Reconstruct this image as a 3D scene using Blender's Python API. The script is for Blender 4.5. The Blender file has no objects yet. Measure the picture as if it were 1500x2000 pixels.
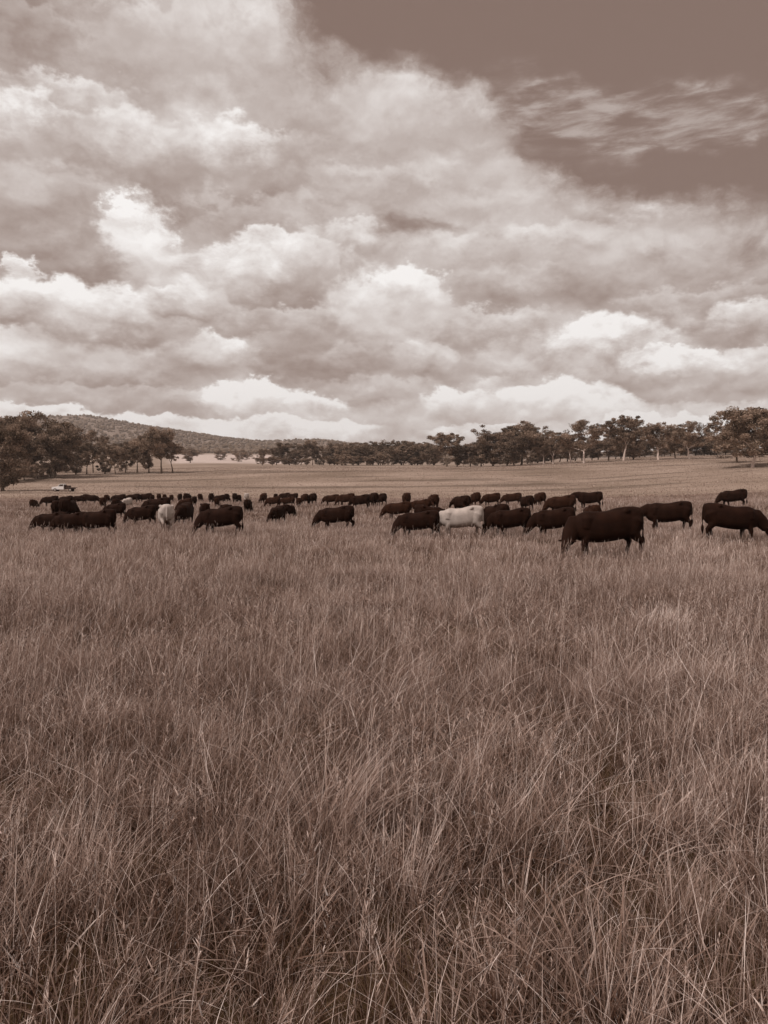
import bpy, bmesh, math, random
import numpy as np
from mathutils import Vector, Matrix, noise as mnoise

R = math.radians
scene = bpy.context.scene
COL = scene.collection

# ------------------------------------------------------------------ camera
F = 1455.0            # focal length in pixels of the 1500 x 2000 photograph
EYE = 1.8
HOR = 955.0           # pixel row of the horizon
PITCH = math.atan((1000 - HOR) / F)
cam_d = bpy.data.cameras.new('camera')
cam = bpy.data.objects.new('camera', cam_d)
COL.objects.link(cam)
cam.location = (0, 0, EYE)
cam.rotation_euler = (R(90) - PITCH, 0, 0)
cam_d.sensor_fit = 'VERTICAL'
cam_d.angle = 2 * math.atan(1000 / F)
cam_d.clip_start = 0.05
cam_d.clip_end = 20000
scene.camera = cam
scene.render.resolution_x = 768
scene.render.resolution_y = 1024

scene.view_settings.view_transform = 'Standard'
scene.view_settings.look = 'None'
scene.view_settings.exposure = 0.0
scene.view_settings.gamma = 1.0
scene.render.engine = 'CYCLES'
scene.cycles.max_bounces = 4
scene.cycles.diffuse_bounces = 3
scene.cycles.transmission_bounces = 4
scene.cycles.transparent_max_bounces = 8

# sun: high, behind the camera and to the left, softened by thin cloud
SUN_EL, SUN_AZ = R(52), R(-125)       # azimuth from +Y towards +X
sd = bpy.data.lights.new('sun', 'SUN')
sd.energy = 2.9
sd.angle = R(4)
sd.color = (1.0, 0.93, 0.89)
sun = bpy.data.objects.new('sun', sd)
COL.objects.link(sun)
sdir = Vector((math.sin(SUN_AZ) * math.cos(SUN_EL), math.cos(SUN_AZ) * math.cos(SUN_EL), math.sin(SUN_EL)))
sun.rotation_euler = (-sdir).to_track_quat('-Z', 'Y').to_euler()

def s2l(c):
    c = c / 255.0
    return c / 12.92 if c <= 0.04045 else ((c + 0.055) / 1.055) ** 2.4
def duo(t):
    """the sepia scale of the print: t=0 darkest brown, t=1 white"""
    a, b = (64, 33, 20), (255, 252, 250)
    return tuple(s2l(a[i] + (b[i] - a[i]) * t) for i in range(3))

def pix_dir(px, py):
    v = Vector(((px - 750) / F, 1.0, (1000 - py) / F))
    c, s = math.cos(-PITCH), math.sin(-PITCH)
    return Vector((v.x, v.y * c - v.z * s, v.y * s + v.z * c)).normalized()
def pix_azel(px, py):
    d = pix_dir(px, py)
    return math.atan2(d.x, d.y), math.asin(d.z)

# ------------------------------------------------------------------ world: broken cloud
world = bpy.data.worlds.new("World")
scene.world = world
world.use_nodes = True
wt = world.node_tree
wt.nodes.clear()

class G:
    """small node-graph writer"""
    def __init__(s, t): s.t = t
    def n(s, typ, **kw):
        nd = s.t.nodes.new(typ)
        for k, v in kw.items(): setattr(nd, k, v)
        return nd
    def put(s, sock, v):
        if isinstance(v, bpy.types.NodeSocket): s.t.links.new(v, sock)
        elif v is not None: sock.default_value = v
    def m(s, op, a, b=None, c=None, clamp=False):
        nd = s.n('ShaderNodeMath', operation=op, use_clamp=clamp)
        s.put(nd.inputs[0], a); s.put(nd.inputs[1], b)
        if c is not None: s.put(nd.inputs[2], c)
        return nd.outputs[0]
    def v(s, op, a, b=None):
        nd = s.n('ShaderNodeVectorMath', operation=op)
        s.put(nd.inputs[0], a)
        if op == 'SCALE': s.put(nd.inputs[3], b)
        else: s.put(nd.inputs[1], b)
        return nd.outputs[1] if op in ('LENGTH', 'DOT_PRODUCT') else nd.outputs[0]
    def xyz(s, x, y, z=0.0):
        nd = s.n('ShaderNodeCombineXYZ')
        for i, q in enumerate((x, y, z)): s.put(nd.inputs[i], q)
        return nd.outputs[0]
    def noise(s, vec, scale, detail=6, rough=0.55, dist=0.0, color=False, typ='FBM', lac=2.0):
        nd = s.n('ShaderNodeTexNoise', noise_type=typ)
        s.put(nd.inputs['Vector'], vec)
        nd.inputs['Scale'].default_value = scale
        nd.inputs['Detail'].default_value = detail
        nd.inputs['Roughness'].default_value = rough
        nd.inputs['Lacunarity'].default_value = lac
        nd.inputs['Distortion'].default_value = dist
        return nd.outputs['Color'] if color else nd.outputs['Fac']
    def rng(s, x, a, b, c=0.0, d=1.0, smooth=True):
        nd = s.n('ShaderNodeMapRange', clamp=False)   # clamping adds nodes that run late and crowd the shader stack
        if smooth: nd.interpolation_type = 'SMOOTHSTEP'
        s.put(nd.inputs[0], x)
        for i, q in enumerate((a, b, c, d)): s.put(nd.inputs[i + 1], q)
        return nd.outputs[0]
    def mix(s, f, a, b):
        nd = s.n('ShaderNodeMix', data_type='FLOAT')
        s.put(nd.inputs[0], f); s.put(nd.inputs[2], a); s.put(nd.inputs[3], b)
        return nd.outputs[0]
    def mixc(s, f, a, b, mode='MIX'):
        nd = s.n('ShaderNodeMix', data_type='RGBA', blend_type=mode)
        s.put(nd.inputs[0], f)
        for sock, q in ((nd.inputs[6], a), (nd.inputs[7], b)):
            if isinstance(q, tuple) and len(q) == 3: q = (*q, 1)
            s.put(sock, q)
        return nd.outputs[2]
    def ramp(s, x, stops):
        nd = s.n('ShaderNodeValToRGB')
        s.put(nd.inputs[0], x)
        el = nd.color_ramp.elements
        while len(el) < len(stops): el.new(0.5)
        for e, (p, c) in zip(el, stops):
            e.position = p; e.color = (*c, 1)
        return nd.outputs[0]

def blob_sum(g, P, blobs, start):
    acc = start
    for (cx, cy, rx, ry, rot, amp) in blobs:
        az, el = pix_azel(cx, cy)
        sc = 1 / F * math.cos(el)
        mp = g.n('ShaderNodeMapping', vector_type='TEXTURE')
        g.put(mp.inputs[0], P)
        mp.inputs['Location'].default_value = (az, el, 0)
        mp.inputs['Rotation'].default_value = (0, 0, R(rot))
        mp.inputs['Scale'].default_value = (rx * sc * 1.7, ry * sc * 1.7, 1)
        gr = g.n('ShaderNodeTexGradient', gradient_type='SPHERICAL')
        g.put(gr.inputs[0], mp.outputs[0])
        acc = g.m('MULTIPLY_ADD', g.rng(gr.outputs['Fac'], 0, 1), amp, acc)
    return acc

def build_world():
    g = G(wt)
    tc = g.n('ShaderNodeTexCoord')
    D = tc.outputs['Generated']
    sp = g.n('ShaderNodeSeparateXYZ'); g.put(sp.inputs[0], D)
    x, y, z = sp.outputs
    az = g.m('ARCTAN2', x, y)
    el = g.m('ARCSINE', z)
    P0 = g.xyz(az, el, 0.0)
    # size of the features: large overhead, small near the horizon
    amp = g.rng(el, -0.1, 0.50, 0.22, 1.0)
    Q = g.v('MULTIPLY', P0, (1, 1.5, 1))
    w1 = g.v('SUBTRACT', g.noise(Q, 4.5, 2, 0.5, color=True), (0.5, 0.5, 0.5))
    w2 = g.v('SUBTRACT', g.noise(Q, 15.0, 5, 0.58, color=True), (0.5, 0.5, 0.5))
    W = g.v('ADD', g.v('SCALE', w1, g.m('MULTIPLY', amp, 0.10)), g.v('SCALE', w2, g.m('MULTIPLY', amp, 0.085)))
    P = g.v('ADD', P0, g.v('MULTIPLY', W, (1, 0.8, 0)))
    light = [
        (440, 40, 170, 90, -15, .14), (220, 120, 260, 70, 10, .12), (40, 215, 90, 80, 0, .16), (640, 170, 120, 90, 0, .06),
        (440, 275, 150, 75, 0, .24), (260, 300, 90, 60, 0, .08), (740, 250, 160, 80, -20, .10), (950, 270, 90, 70, 0, .08),
        (250, 480, 110, 130, 0, .14),
        (345, 545, 40, 50, 0, .15), (430, 530, 90, 60, 0, .20), (520, 490, 90, 40, 10, .16), (600, 520, 80, 60, 0, .10),
        (770, 600, 170, 110, 0, .20), (720, 640, 110, 40, 0, .12), (395, 600, 60, 40, 0, .18), (900, 500, 140, 40, 0, .06),
        (1120, 400, 260, 80, -10, .08), (1390, 390, 170, 70, 0, .12), (1170, 340, 90, 50, 0, .08),
        (1180, 670, 130, 46, 0, .24), (1260, 710, 110, 26, 0, .20), (1420, 712, 120, 24, 0, .26), (1010, 680, 60, 40, 0, .14),
        (1480, 640, 60, 30, 0, .16), (60, 690, 90, 34, 0, .18), (200, 700, 90, 30, 0, .14), (440, 690, 80, 44, 0, .14),
        (330, 690, 50, 30, 0, .10), (825, 690, 50, 28, 0, .18), (470, 775, 70, 30, 0, .20), (580, 800, 110, 34, 0, .20),
        (650, 835, 90, 20, 0, .22), (900, 780, 90, 34, 0, .16), (1100, 785, 130, 44, 0, .30), (1000, 830, 160, 24, 0, .12),
        (20, 790, 60, 20, 0, .14), (230, 820, 220, 14, 0, .16), (470, 855, 160, 14, 0, .20), (1330, 800, 200, 30, 0, .08),
        (1000, 605, 180, 16, 0, .06), (1360, 830, 220, 20, 0, .16), (1170, 330, 100, 50, -25, .10)]
    dark = [
        (50, 60, 110, 80, 0, -.14), (330, 60, 70, 50, 0, -.08), (560, 130, 160, 60, -10, -.06), (640, 300, 170, 50, -10, -.14), (100, 150, 90, 40, 0, -.06),
        (130, 300, 150, 50, 10, -.10), (330, 370, 260, 45, -5, -.14), (120, 470, 140, 70, 20, -.10), (60, 500, 60, 36, 0, -.16),
        (170, 540, 110, 40, -10, -.16), (560, 395, 300, 45, 0, -.11), (820, 442, 110, 20, 5, -.30), (970, 458, 46, 18, 0, -.22),
        (420, 460, 160, 40, 0, -.08), (90, 640, 200, 34, 0, -.20), (250, 655, 120, 36, 0, -.20), (530, 650, 200, 40, 5, -.20),
        (600, 700, 130, 40, 0, -.22), (680, 710, 80, 30, 0, -.14), (560, 590, 160, 36, 0, -.10), (700, 540, 80, 30, 0, -.08),
        (880, 655, 180, 26, 0, -.16), (960, 560, 240, 60, 0, -.10), (1290, 632, 90, 26, 0, -.20), (1300, 560, 180, 36, 0, -.12),
        (1450, 600, 120, 40, 0, -.12), (1080, 745, 90, 24, 0, -.16), (1230, 752, 130, 14, 0, -.16), (250, 765, 280, 22, 0, -.16),
        (130, 730, 160, 16, 0, -.12), (760, 760, 200, 34, 0, -.10), (1420, 760, 170, 26, 0, -.10), (1080, 330, 90, 80, 0, -.12),
        (880, 160, 110, 60, -20, -.12), (400, 725, 120, 20, 0, -.12), (760, 820, 130, 26, 0, -.08), (300, 800, 200, 14, 0, -.08)]
    tone = blob_sum(g, P, light + dark, 0.645)
    # cloud bodies lit from above: density squashed to a bank with an edge, compared with the density a step higher
    def bank(scale, off, lo, hi, step, d1=6, ro=.50, dist=0.0):
        base = g.v('ADD', g.v('ADD', Q, g.v('SCALE', W, 0.5)), off)
        a_ = g.noise(base, scale, d1, ro, dist)
        b_ = g.noise(g.v('ADD', base, (-0.15 * step / scale, step / scale, 0)), scale, max(2, d1 - 2), ro - .04, dist)
        return g.m('SUBTRACT', g.rng(a_, lo, hi), g.rng(b_, lo, hi)), a_
    k1, n1 = bank(5.0, (3, 1, 0), .38, .62, .30, 6, .52)
    k2, n2 = bank(13.0, (7, 4, 2), .40, .62, .34, 6, .52)
    k3, n3 = bank(30.0, (1, 9, 5), .40, .60, .34, 5, .52)
    tone = g.m('MULTIPLY_ADD', k1, g.rng(el, .10, .30, .05, .16), tone)
    # heaped clouds with a crisp lit head and a soft shaded base, far ones first
    wa = g.v('SUBTRACT', g.noise(Q, 22.0, 6, 0.62, color=True), (0.5, 0.5, 0.5))
    wb_ = g.v('SUBTRACT', g.noise(Q, 60.0, 4, 0.6, color=True), (0.5, 0.5, 0.5))
    Pp = g.v('ADD', P0, g.v('MULTIPLY', g.v('ADD', g.v('ADD', g.v('SCALE', wa, g.m('MULTIPLY', amp, 0.11)), g.v('SCALE', wb_, g.m('MULTIPLY', amp, 0.016))), g.v('SCALE', W, 0.35)), (1.2, 0.9, 0)))
    puffs = [(120, 120, 260, 80, .66, .50), (60, 60, 120, 50, .52, .44), (300, 40, 130, 50, .74, .56), (150, 190, 130, 50, .80, .60), (620, 180, 130, 60, .78, .60), (60, 250, 100, 60, .88, .62), (470, 110, 260, 90, .74, .60), (840, 240, 240, 90, .76, .60), (300, 320, 330, 70, .66, .52),
             (270, 285, 90, 70, .84, .60), (620, 330, 240, 60, .62, .52), (450, 295, 110, 62, .88, .60), (720, 385, 200, 60, .70, .56),
             (960, 470, 260, 90, .72, .58), (1300, 520, 300, 90, .74, .58), (560, 440, 260, 50, .66, .56), (120, 430, 190, 90, .66, .46),
             (880, 520, 170, 60, .74, .58), (120, 520, 130, 60, .56, .44), (45, 545, 34, 34, .90, .60), (280, 500, 75, 95, 1.0, .74), (235, 425, 46, 44, .96, .80),
             (1000, 560, 200, 40, .66, .54), (670, 470, 110, 40, .78, .60), (520, 490, 80, 34, .86, .64), (1120, 470, 150, 44, .80, .62), (330, 590, 60, 30, .82, .58), (820, 690, 60, 30, .80, .54), (1380, 600, 180, 40, .66, .50), (30, 720, 90, 36, .80, .56),
             (300, 800, 300, 30, .74, .60), (1300, 800, 330, 40, .74, .66), (900, 815, 300, 40, .84, .70),
             (470, 852, 170, 18, .92, .84), (650, 842, 80, 16, .92, .8), (980, 842, 150, 16, .9, .8), (1330, 850, 250, 22, .9, .82),
             (560, 826, 120, 24, .85, .74), 
             (740, 812, 90, 30, .86, .66), (1010, 770, 90, 34, .84, .62), (60, 800, 90, 26, .88, .66), (1390, 815, 120, 26, .86, .7),
             
             (240, 786, 290, 30, .66, .52), (1340, 770, 240, 30, .68, .56), (720, 775, 190, 36, .66, .58),
             (1450, 712, 170, 28, .96, .66), (1470, 640, 110, 44, .80, .48), (1290, 640, 80, 36, .62, .48),
             (1190, 690, 130, 66, 1.0, .66), (1290, 720, 90, 34, .98, .6), (1010, 712, 80, 50, .86, .56), (1160, 752, 150, 30, .64, .48),
             (90, 706, 130, 50, .88, .62), (230, 718, 110, 42, .82, .56), (350, 700, 70, 40, .78, .54), (440, 705, 80, 46, .88, .58),
             (575, 705, 100, 58, .62, .44), (690, 715, 90, 38, .62, .46), (835, 706, 70, 38, .90, .54), (940, 650, 160, 46, .74, .46),
             (600, 640, 170, 40, .66, .46), (400, 612, 70, 44, .86, .58), (270, 660, 130, 34, .62, .44), (140, 625, 180, 62, .94, .44),
             (600, 525, 100, 60, .82, .60), (455, 545, 110, 62, .90, .64), (760, 618, 125, 88, .93, .64), (810, 580, 70, 46, .90, .74), (725, 595, 60, 50, .88, .72),
             (1160, 372, 120, 66, .80, .62), (1400, 402, 150, 66, .86, .62),
             (500, 795, 110, 42, 1.02, .62), (615, 806, 70, 34, 1.0, .62), (895, 795, 80, 36, .96, .62), (1090, 800, 120, 52, 1.08, .66), (1180, 812, 80, 36, .95, .7), (1240, 830, 80, 20, .95, .8), (60, 812, 160, 20, .95, .8), (330, 832, 160, 22, 1.0, .84), (560, 838, 190, 24, 1.0, .86), (1360, 838, 120, 24, .98, .84)]
    for (cx, cy, rx, ry, tt, tb) in puffs:
        a0, e0 = pix_azel(cx, cy)
        sc = math.cos(e0) / F * 1.12
        lv = g.v('MULTIPLY', g.v('SUBTRACT', Pp, (a0, e0, 0)), (1 / (rx * sc), 1 / (ry * sc), 0))
        r_ = g.v('LENGTH', lv)
        ly = g.v('DOT_PRODUCT', lv, (0, 1, 0))
        inner = g.rng(ly, -.7, .6, .0, g.rng(el, .1, .45, .84, .62))
        edge = g.rng(r_, 1.08, inner)
        val = g.rng(ly, -.75, .55, tb - .07, tt + .04, smooth=False)
        tone = g.mix(g.m('MULTIPLY', edge, .92), tone, val)
    tone = g.m('MULTIPLY_ADD', k2, g.m('MULTIPLY', g.rng(el, .50, .22, .05, .11), g.rng(el, 0.0, .16, .15, 1.0)), tone)
    tone = g.m('MULTIPLY_ADD', k3, g.rng(el, .32, .10, .02, .06), tone)
    tone = g.m('MULTIPLY_ADD', g.m('SUBTRACT', n2, .5), -.22, tone)
    tone = g.m('ADD', tone, g.rng(el, .13, .0, .0, .12))
    # clear sky, upper right: Nishita sky turned to the print's scale
    sky = g.n('ShaderNodeTexSky', sky_type='NISHITA')
    sky.sun_disc = False
    sky.sun_elevation = SUN_EL
    sky.sun_rotation = SUN_AZ
    bw = g.n('ShaderNodeRGBToBW'); g.put(bw.inputs[0], sky.outputs[0])
    skyt = g.m('ADD', g.m('MULTIPLY', g.m('MULTIPLY', bw.outputs[0], 0.10), 0.10), 0.30)
    skyt = g.m('MINIMUM', skyt, 0.42)
    clear_blobs = [(1130, 20, 430, 130, -8, 1.0), (1400, 110, 330, 170, 0, 1.0), (1290, 240, 240, 50, -6, 1.0), (1330, 270, 100, 60, 0, .8),
                   (780, -10, 150, 90, 0, 0.8), (980, 110, 150, 60, -15, .5), (1900, 60, 500, 260, 0, 1.0), (1250, -350, 800, 330, 0, 1.0),
                   (1090, 250, 90, 60, 0, .5), (1480, 255, 140, 40, 0, .6), (820, 440, 120, 16, 4, .30)]
    cb = blob_sum(g, P, clear_blobs, 0.0)
    fray = g.noise(g.v('ADD', Q, W), 16.0, 7, 0.62)
    clear = g.rng(g.m('ADD', cb, g.m('ADD', g.m('MULTIPLY', g.m('SUBTRACT', n1, 0.5), 0.9), g.m('MULTIPLY', g.m('SUBTRACT', fray, 0.5), 0.9))), 0.0, 0.66)
    # thin mackerel streaks in the clear part
    mp = g.n('ShaderNodeMapping', vector_type='POINT'); g.put(mp.inputs[0], P0)
    mp.inputs['Rotation'].default_value = (0, 0, R(12)); mp.inputs['Scale'].default_value = (9, 42, 1)
    st = g.noise(mp.outputs[0], 1.6, 7, 0.62, 0.3)
    wb = blob_sum(g, P, [(1120, 195, 220, 36, -6, 1.3), (1310, 222, 190, 36, -8, 1.4), (1180, 240, 240, 50, -4, .9), (1370, 262, 120, 22, 0, 1.2)], 0.0)
    wis = g.m('MULTIPLY', g.rng(st, 0.34, 0.70), g.m('MINIMUM', g.m('MULTIPLY', wb, wb), 0.9))
    skyt = g.m('MULTIPLY_ADD', wis, 0.30, skyt)
    t = g.mix(clear, tone, skyt)
    t = g.m('ADD', t, .025)
    # below the horizon the world is plain ground colour
    t = g.mix(g.rng(z, -0.03, -0.005), 0.30, t)
    t = g.m('MINIMUM', g.m('MAXIMUM', t, 0.02), 1.0)
    stops = [(p, duo(p)) for p in [i / 10 for i in range(11)]]
    colr = g.ramp(t, stops)
    bg = g.n('ShaderNodeBackground'); g.put(bg.inputs[0], colr)
    bg.inputs[1].default_value = 1.0
    out = g.n('ShaderNodeOutputWorld')
    wt.links.new(bg.outputs[0], out.inputs[0])
build_world()
world.cycles.sampling_method = 'NONE'      # the cloudy sky is even: the sun lamp is the only concentrated light

# ------------------------------------------------------------------ terrain shape
UG = np.linspace(-600, 2100, 109)
rows = {   # forward distance -> image row of the ground (u, row)
    40: [(-600, 1020.5), (1300, 1020.5), (1500, 1018), (2100, 1015)],
    58: [(-600, 1000.2), (1100, 1000), (1300, 996), (1500, 991), (2100, 988)],
    80: [(-600, 987.7), (1000, 987.7), (1300, 984), (1500, 980), (2100, 978)],
    100: [(-600, 981), (950, 981), (1300, 978), (1500, 973), (2100, 970)],
    130: [(-600, 973), (200, 974), (750, 974), (950, 973), (1150, 972), (1300, 967), (1500, 958), (2100, 950)],
    165: [(-600, 958), (200, 961), (750, 961), (950, 959), (1150, 955), (1300, 946), (1500, 933), (2100, 925)],
    200: [(-600, 948), (200, 949), (600, 944), (950, 938), (1150, 933), (1300, 924), (1500, 909), (2100, 902)],
    240: [(-600, 931), (200, 931), (400, 927), (600, 923), (950, 919), (1150, 911), (1300, 904), (1500, 898), (2100, 894)],
    300: [(-600, 925), (200, 922), (400, 915), (600, 914), (950, 913), (1150, 902), (1300, 894), (1500, 891), (2100, 888)],
    400: [(-600, 918), (200, 913), (400, 908), (600, 909), (950, 909), (1150, 899), (1300, 890), (1500, 888.5), (2100, 886)],
    600: [(-600, 912), (200, 908), (400, 904.5), (600, 906.5), (950, 909), (1150, 900), (1300, 891), (2100, 887)],
    1000: [(-600, 900), (200, 897), (400, 894), (600, 898), (750, 904), (950, 907), (1150, 899), (1300, 891), (2100, 888)],
    1400: [(-600, 886), (200, 886), (400, 884), (560, 887), (750, 896), (950, 900), (1150, 895), (1300, 890), (2100, 887)],
    2600: [(-600, 850), (-200, 842), (0, 829), (60, 819), (100, 815), (160, 818), (200, 822), (250, 829), (300, 838), (350, 847), (400, 855), (450, 862), (500, 866),
           (560, 868), (600, 861), (650, 862), (700, 872), (760, 882), (950, 887), (1300, 886), (2100, 883)],
    5000: [(-600, 880), (0, 850), (300, 872), (500, 880), (950, 888), (2100, 885)],
}
YK = [0.0, 20.0] + sorted(rows)
ZT = [np.zeros_like(UG), np.zeros_like(UG)]
for yk in sorted(rows):
    a = np.array(rows[yk], float)
    r_ = np.interp(UG, a[:, 0], a[:, 1])
    k = np.array([1, 2, 3, 2, 1.0]); k /= k.sum()
    rp = np.pad(r_, 2, mode='edge')
    r_ = np.convolve(rp, k, 'valid')
    ZT.append(EYE + (HOR - r_) / F * yk)
ZT = np.array(ZT); YKA = np.array(YK)
# monotone-limited slopes in Y
dY = np.diff(YKA)[:, None]; dl = np.diff(ZT, axis=0) / dY
SL = np.zeros_like(ZT)
for i in range(1, len(YK) - 1):
    a, b = dl[i - 1], dl[i]
    SL[i] = np.where(a * b > 0, 2 * a * b / (a + b + 1e-12), 0)
SL[-1] = dl[-1]

def vnoise(x, y, seed=0):
    """smooth value noise, vectorised"""
    x = np.asarray(x, float); y = np.asarray(y, float)
    xi = np.floor(x).astype(np.int64); yi = np.floor(y).astype(np.int64)
    fx = x - xi; fy = y - yi
    fx = fx * fx * (3 - 2 * fx); fy = fy * fy * (3 - 2 * fy)
    def h(a, b):
        n = (a * 374761393 + b * 668265263 + seed * 1442695041) & 0x7fffffff
        n = ((n ^ (n >> 13)) * 1274126177) & 0x7fffffff
        return ((n ^ (n >> 16)) & 0xffff) / 65535.0
    return (h(xi, yi) * (1 - fx) + h(xi + 1, yi) * fx) * (1 - fy) + (h(xi, yi + 1) * (1 - fx) + h(xi + 1, yi + 1) * fx) * fy

def Z(X, Y):
    X = np.asarray(X, float); Y = np.asarray(Y, float)
    Yc = np.clip(Y, 0.0, 4999.0)
    u = np.clip(750 + F * X / np.maximum(Yc, 25.0), -600, 2100)
    ui = np.clip((u - UG[0]) / (UG[1] - UG[0]), 0, len(UG) - 1.001)
    u0 = ui.astype(int); fu = ui - u0
    i = np.clip(np.searchsorted(YKA, Yc, side='right') - 1, 0, len(YK) - 2)
    h = YKA[i + 1] - YKA[i]; t = (Yc - YKA[i]) / h
    def at(A, k): return A[k, u0] * (1 - fu) + A[k, u0 + 1] * fu
    z0, z1, s0, s1 = at(ZT, i), at(ZT, i + 1), at(SL, i), at(SL, i + 1)
    t2, t3 = t * t, t * t * t
    z = (2 * t3 - 3 * t2 + 1) * z0 + (t3 - 2 * t2 + t) * h * s0 + (-2 * t3 + 3 * t2) * z1 + (t3 - t2) * h * s1
    a = np.clip(Y / 60, 0, 1)
    z = z + (vnoise(X / 7 + 31, Y / 7 + 5, 3) - 0.5) * 0.12 + (vnoise(X / 2.1, Y / 2.1, 9) - 0.5) * 0.05
    hill = np.clip((Y - 1400) / 900, 0, 1)
    z = z + hill * (vnoise(X / 160, Y / 160, 5) - 0.5) * 22
    return z
def z1(x, y): return float(Z(x, y))
def ground_at(px, py):
    """the point of ground seen at a pixel of the photograph"""
    d = pix_dir(px, py)
    t = 2.0
    while t < 4000:
        p = Vector((0, 0, EYE)) + d * t
        if p.z < z1(p.x, p.y): break
        t *= 1.004
    return p
def at_dist(px, Y):
    X = (px - 750) / F * Y
    return X, Y, z1(X, Y)

# ------------------------------------------------------------------ scene helpers
def tag(o, label=None, cat=None, group=None, kind=None):
    if label: o['label'] = label
    if cat: o['category'] = cat
    if group: o['group'] = group
    if kind: o['kind'] = kind
    return o
def empty(name, loc=(0, 0, 0), rz=0.0):
    o = bpy.data.objects.new(name, None)
    COL.objects.link(o); o.location = loc; o.rotation_euler = (0, 0, rz)
    o.empty_display_size = 0.2
    return o
def link_mesh(name, me, mat=None, parent=None):
    o = bpy.data.objects.new(name, me); COL.objects.link(o)
    if mat and not me.materials: me.materials.append(mat)
    if parent: o.parent = parent
    return o
def np_mesh(name, verts, faces_flat, nper, mat=None, attrs=None, smooth=False):
    """verts (N,3); faces_flat: list of (index array (M,k))"""
    me = bpy.data.meshes.new(name)
    me.vertices.add(len(verts)); me.vertices.foreach_set('co', np.ascontiguousarray(verts, np.float32).ravel())
    loops = np.concatenate([f.ravel() for f in faces_flat]).astype(np.int32)
    starts = []; tot = 0
    for f in faces_flat:
        starts.append(tot + np.arange(len(f)) * f.shape[1]); tot += f.size
    starts = np.concatenate(starts).astype(np.int32)
    me.loops.add(len(loops)); me.loops.foreach_set('vertex_index', loops)
    me.polygons.add(len(starts)); me.polygons.foreach_set('loop_start', starts)
    if attrs:
        for k, a in attrs.items():
            at = me.attributes.new(k, 'FLOAT', 'POINT'); at.data.foreach_set('value', a.astype(np.float32))
    if smooth: me.polygons.foreach_set('use_smooth', np.ones(len(starts), bool))
    me.update(); me.validate()
    if mat: me.materials.append(mat)
    return me
def copy_tree(o, parent=None):
    c = o.copy(); COL.objects.link(c)
    if parent: c.parent = parent
    for ch in list(o.children): copy_tree(ch, c)
    return c

def new_mat(name):
    m = bpy.data.materials.new(name); m.use_nodes = True
    m.node_tree.nodes.clear()
    return m, G(m.node_tree)
def finish(g, m, bsdf):
    out = g.n('ShaderNodeOutputMaterial'); m.node_tree.links.new(bsdf, out.inputs[0])
def principled(g, col, rough=0.8, spec=0.2, normal=None, metal=0.0):
    p = g.n('ShaderNodeBsdfPrincipled')
    if isinstance(col, tuple): col = (*col, 1)
    g.put(p.inputs['Base Color'], col)
    g.put(p.inputs['Roughness'], rough)
    g.put(p.inputs['Specular IOR Level'], spec)
    g.put(p.inputs['Metallic'], metal)
    if normal is not None: g.put(p.inputs['Normal'], normal)
    return p.outputs[0]
def simple_mat(name, col, rough=0.7, spec=0.3, var=0.15, scale=6.0, bump=0.0):
    m, g = new_mat(name)
    tc = g.n('ShaderNodeTexCoord')
    nz = g.noise(tc.outputs['Object'], scale, 5, 0.6)
    c = g.mixc(nz, tuple(q * (1 - var) for q in col), tuple(min(1, q * (1 + var)) for q in col))
    nm = None
    if bump:
        b = g.n('ShaderNodeBump'); b.inputs['Strength'].default_value = bump
        g.put(b.inputs['Height'], nz); nm = b.outputs[0]
    finish(g, m, principled(g, c, rough, spec, nm))
    return m

# ------------------------------------------------------------------ materials
def sep(v, warm=1.0):
    """sepia base colour of luminance-like value v"""
    return (v * 1.12, v * (1 - 0.13 * warm), v * (1 - 0.27 * warm))

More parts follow.
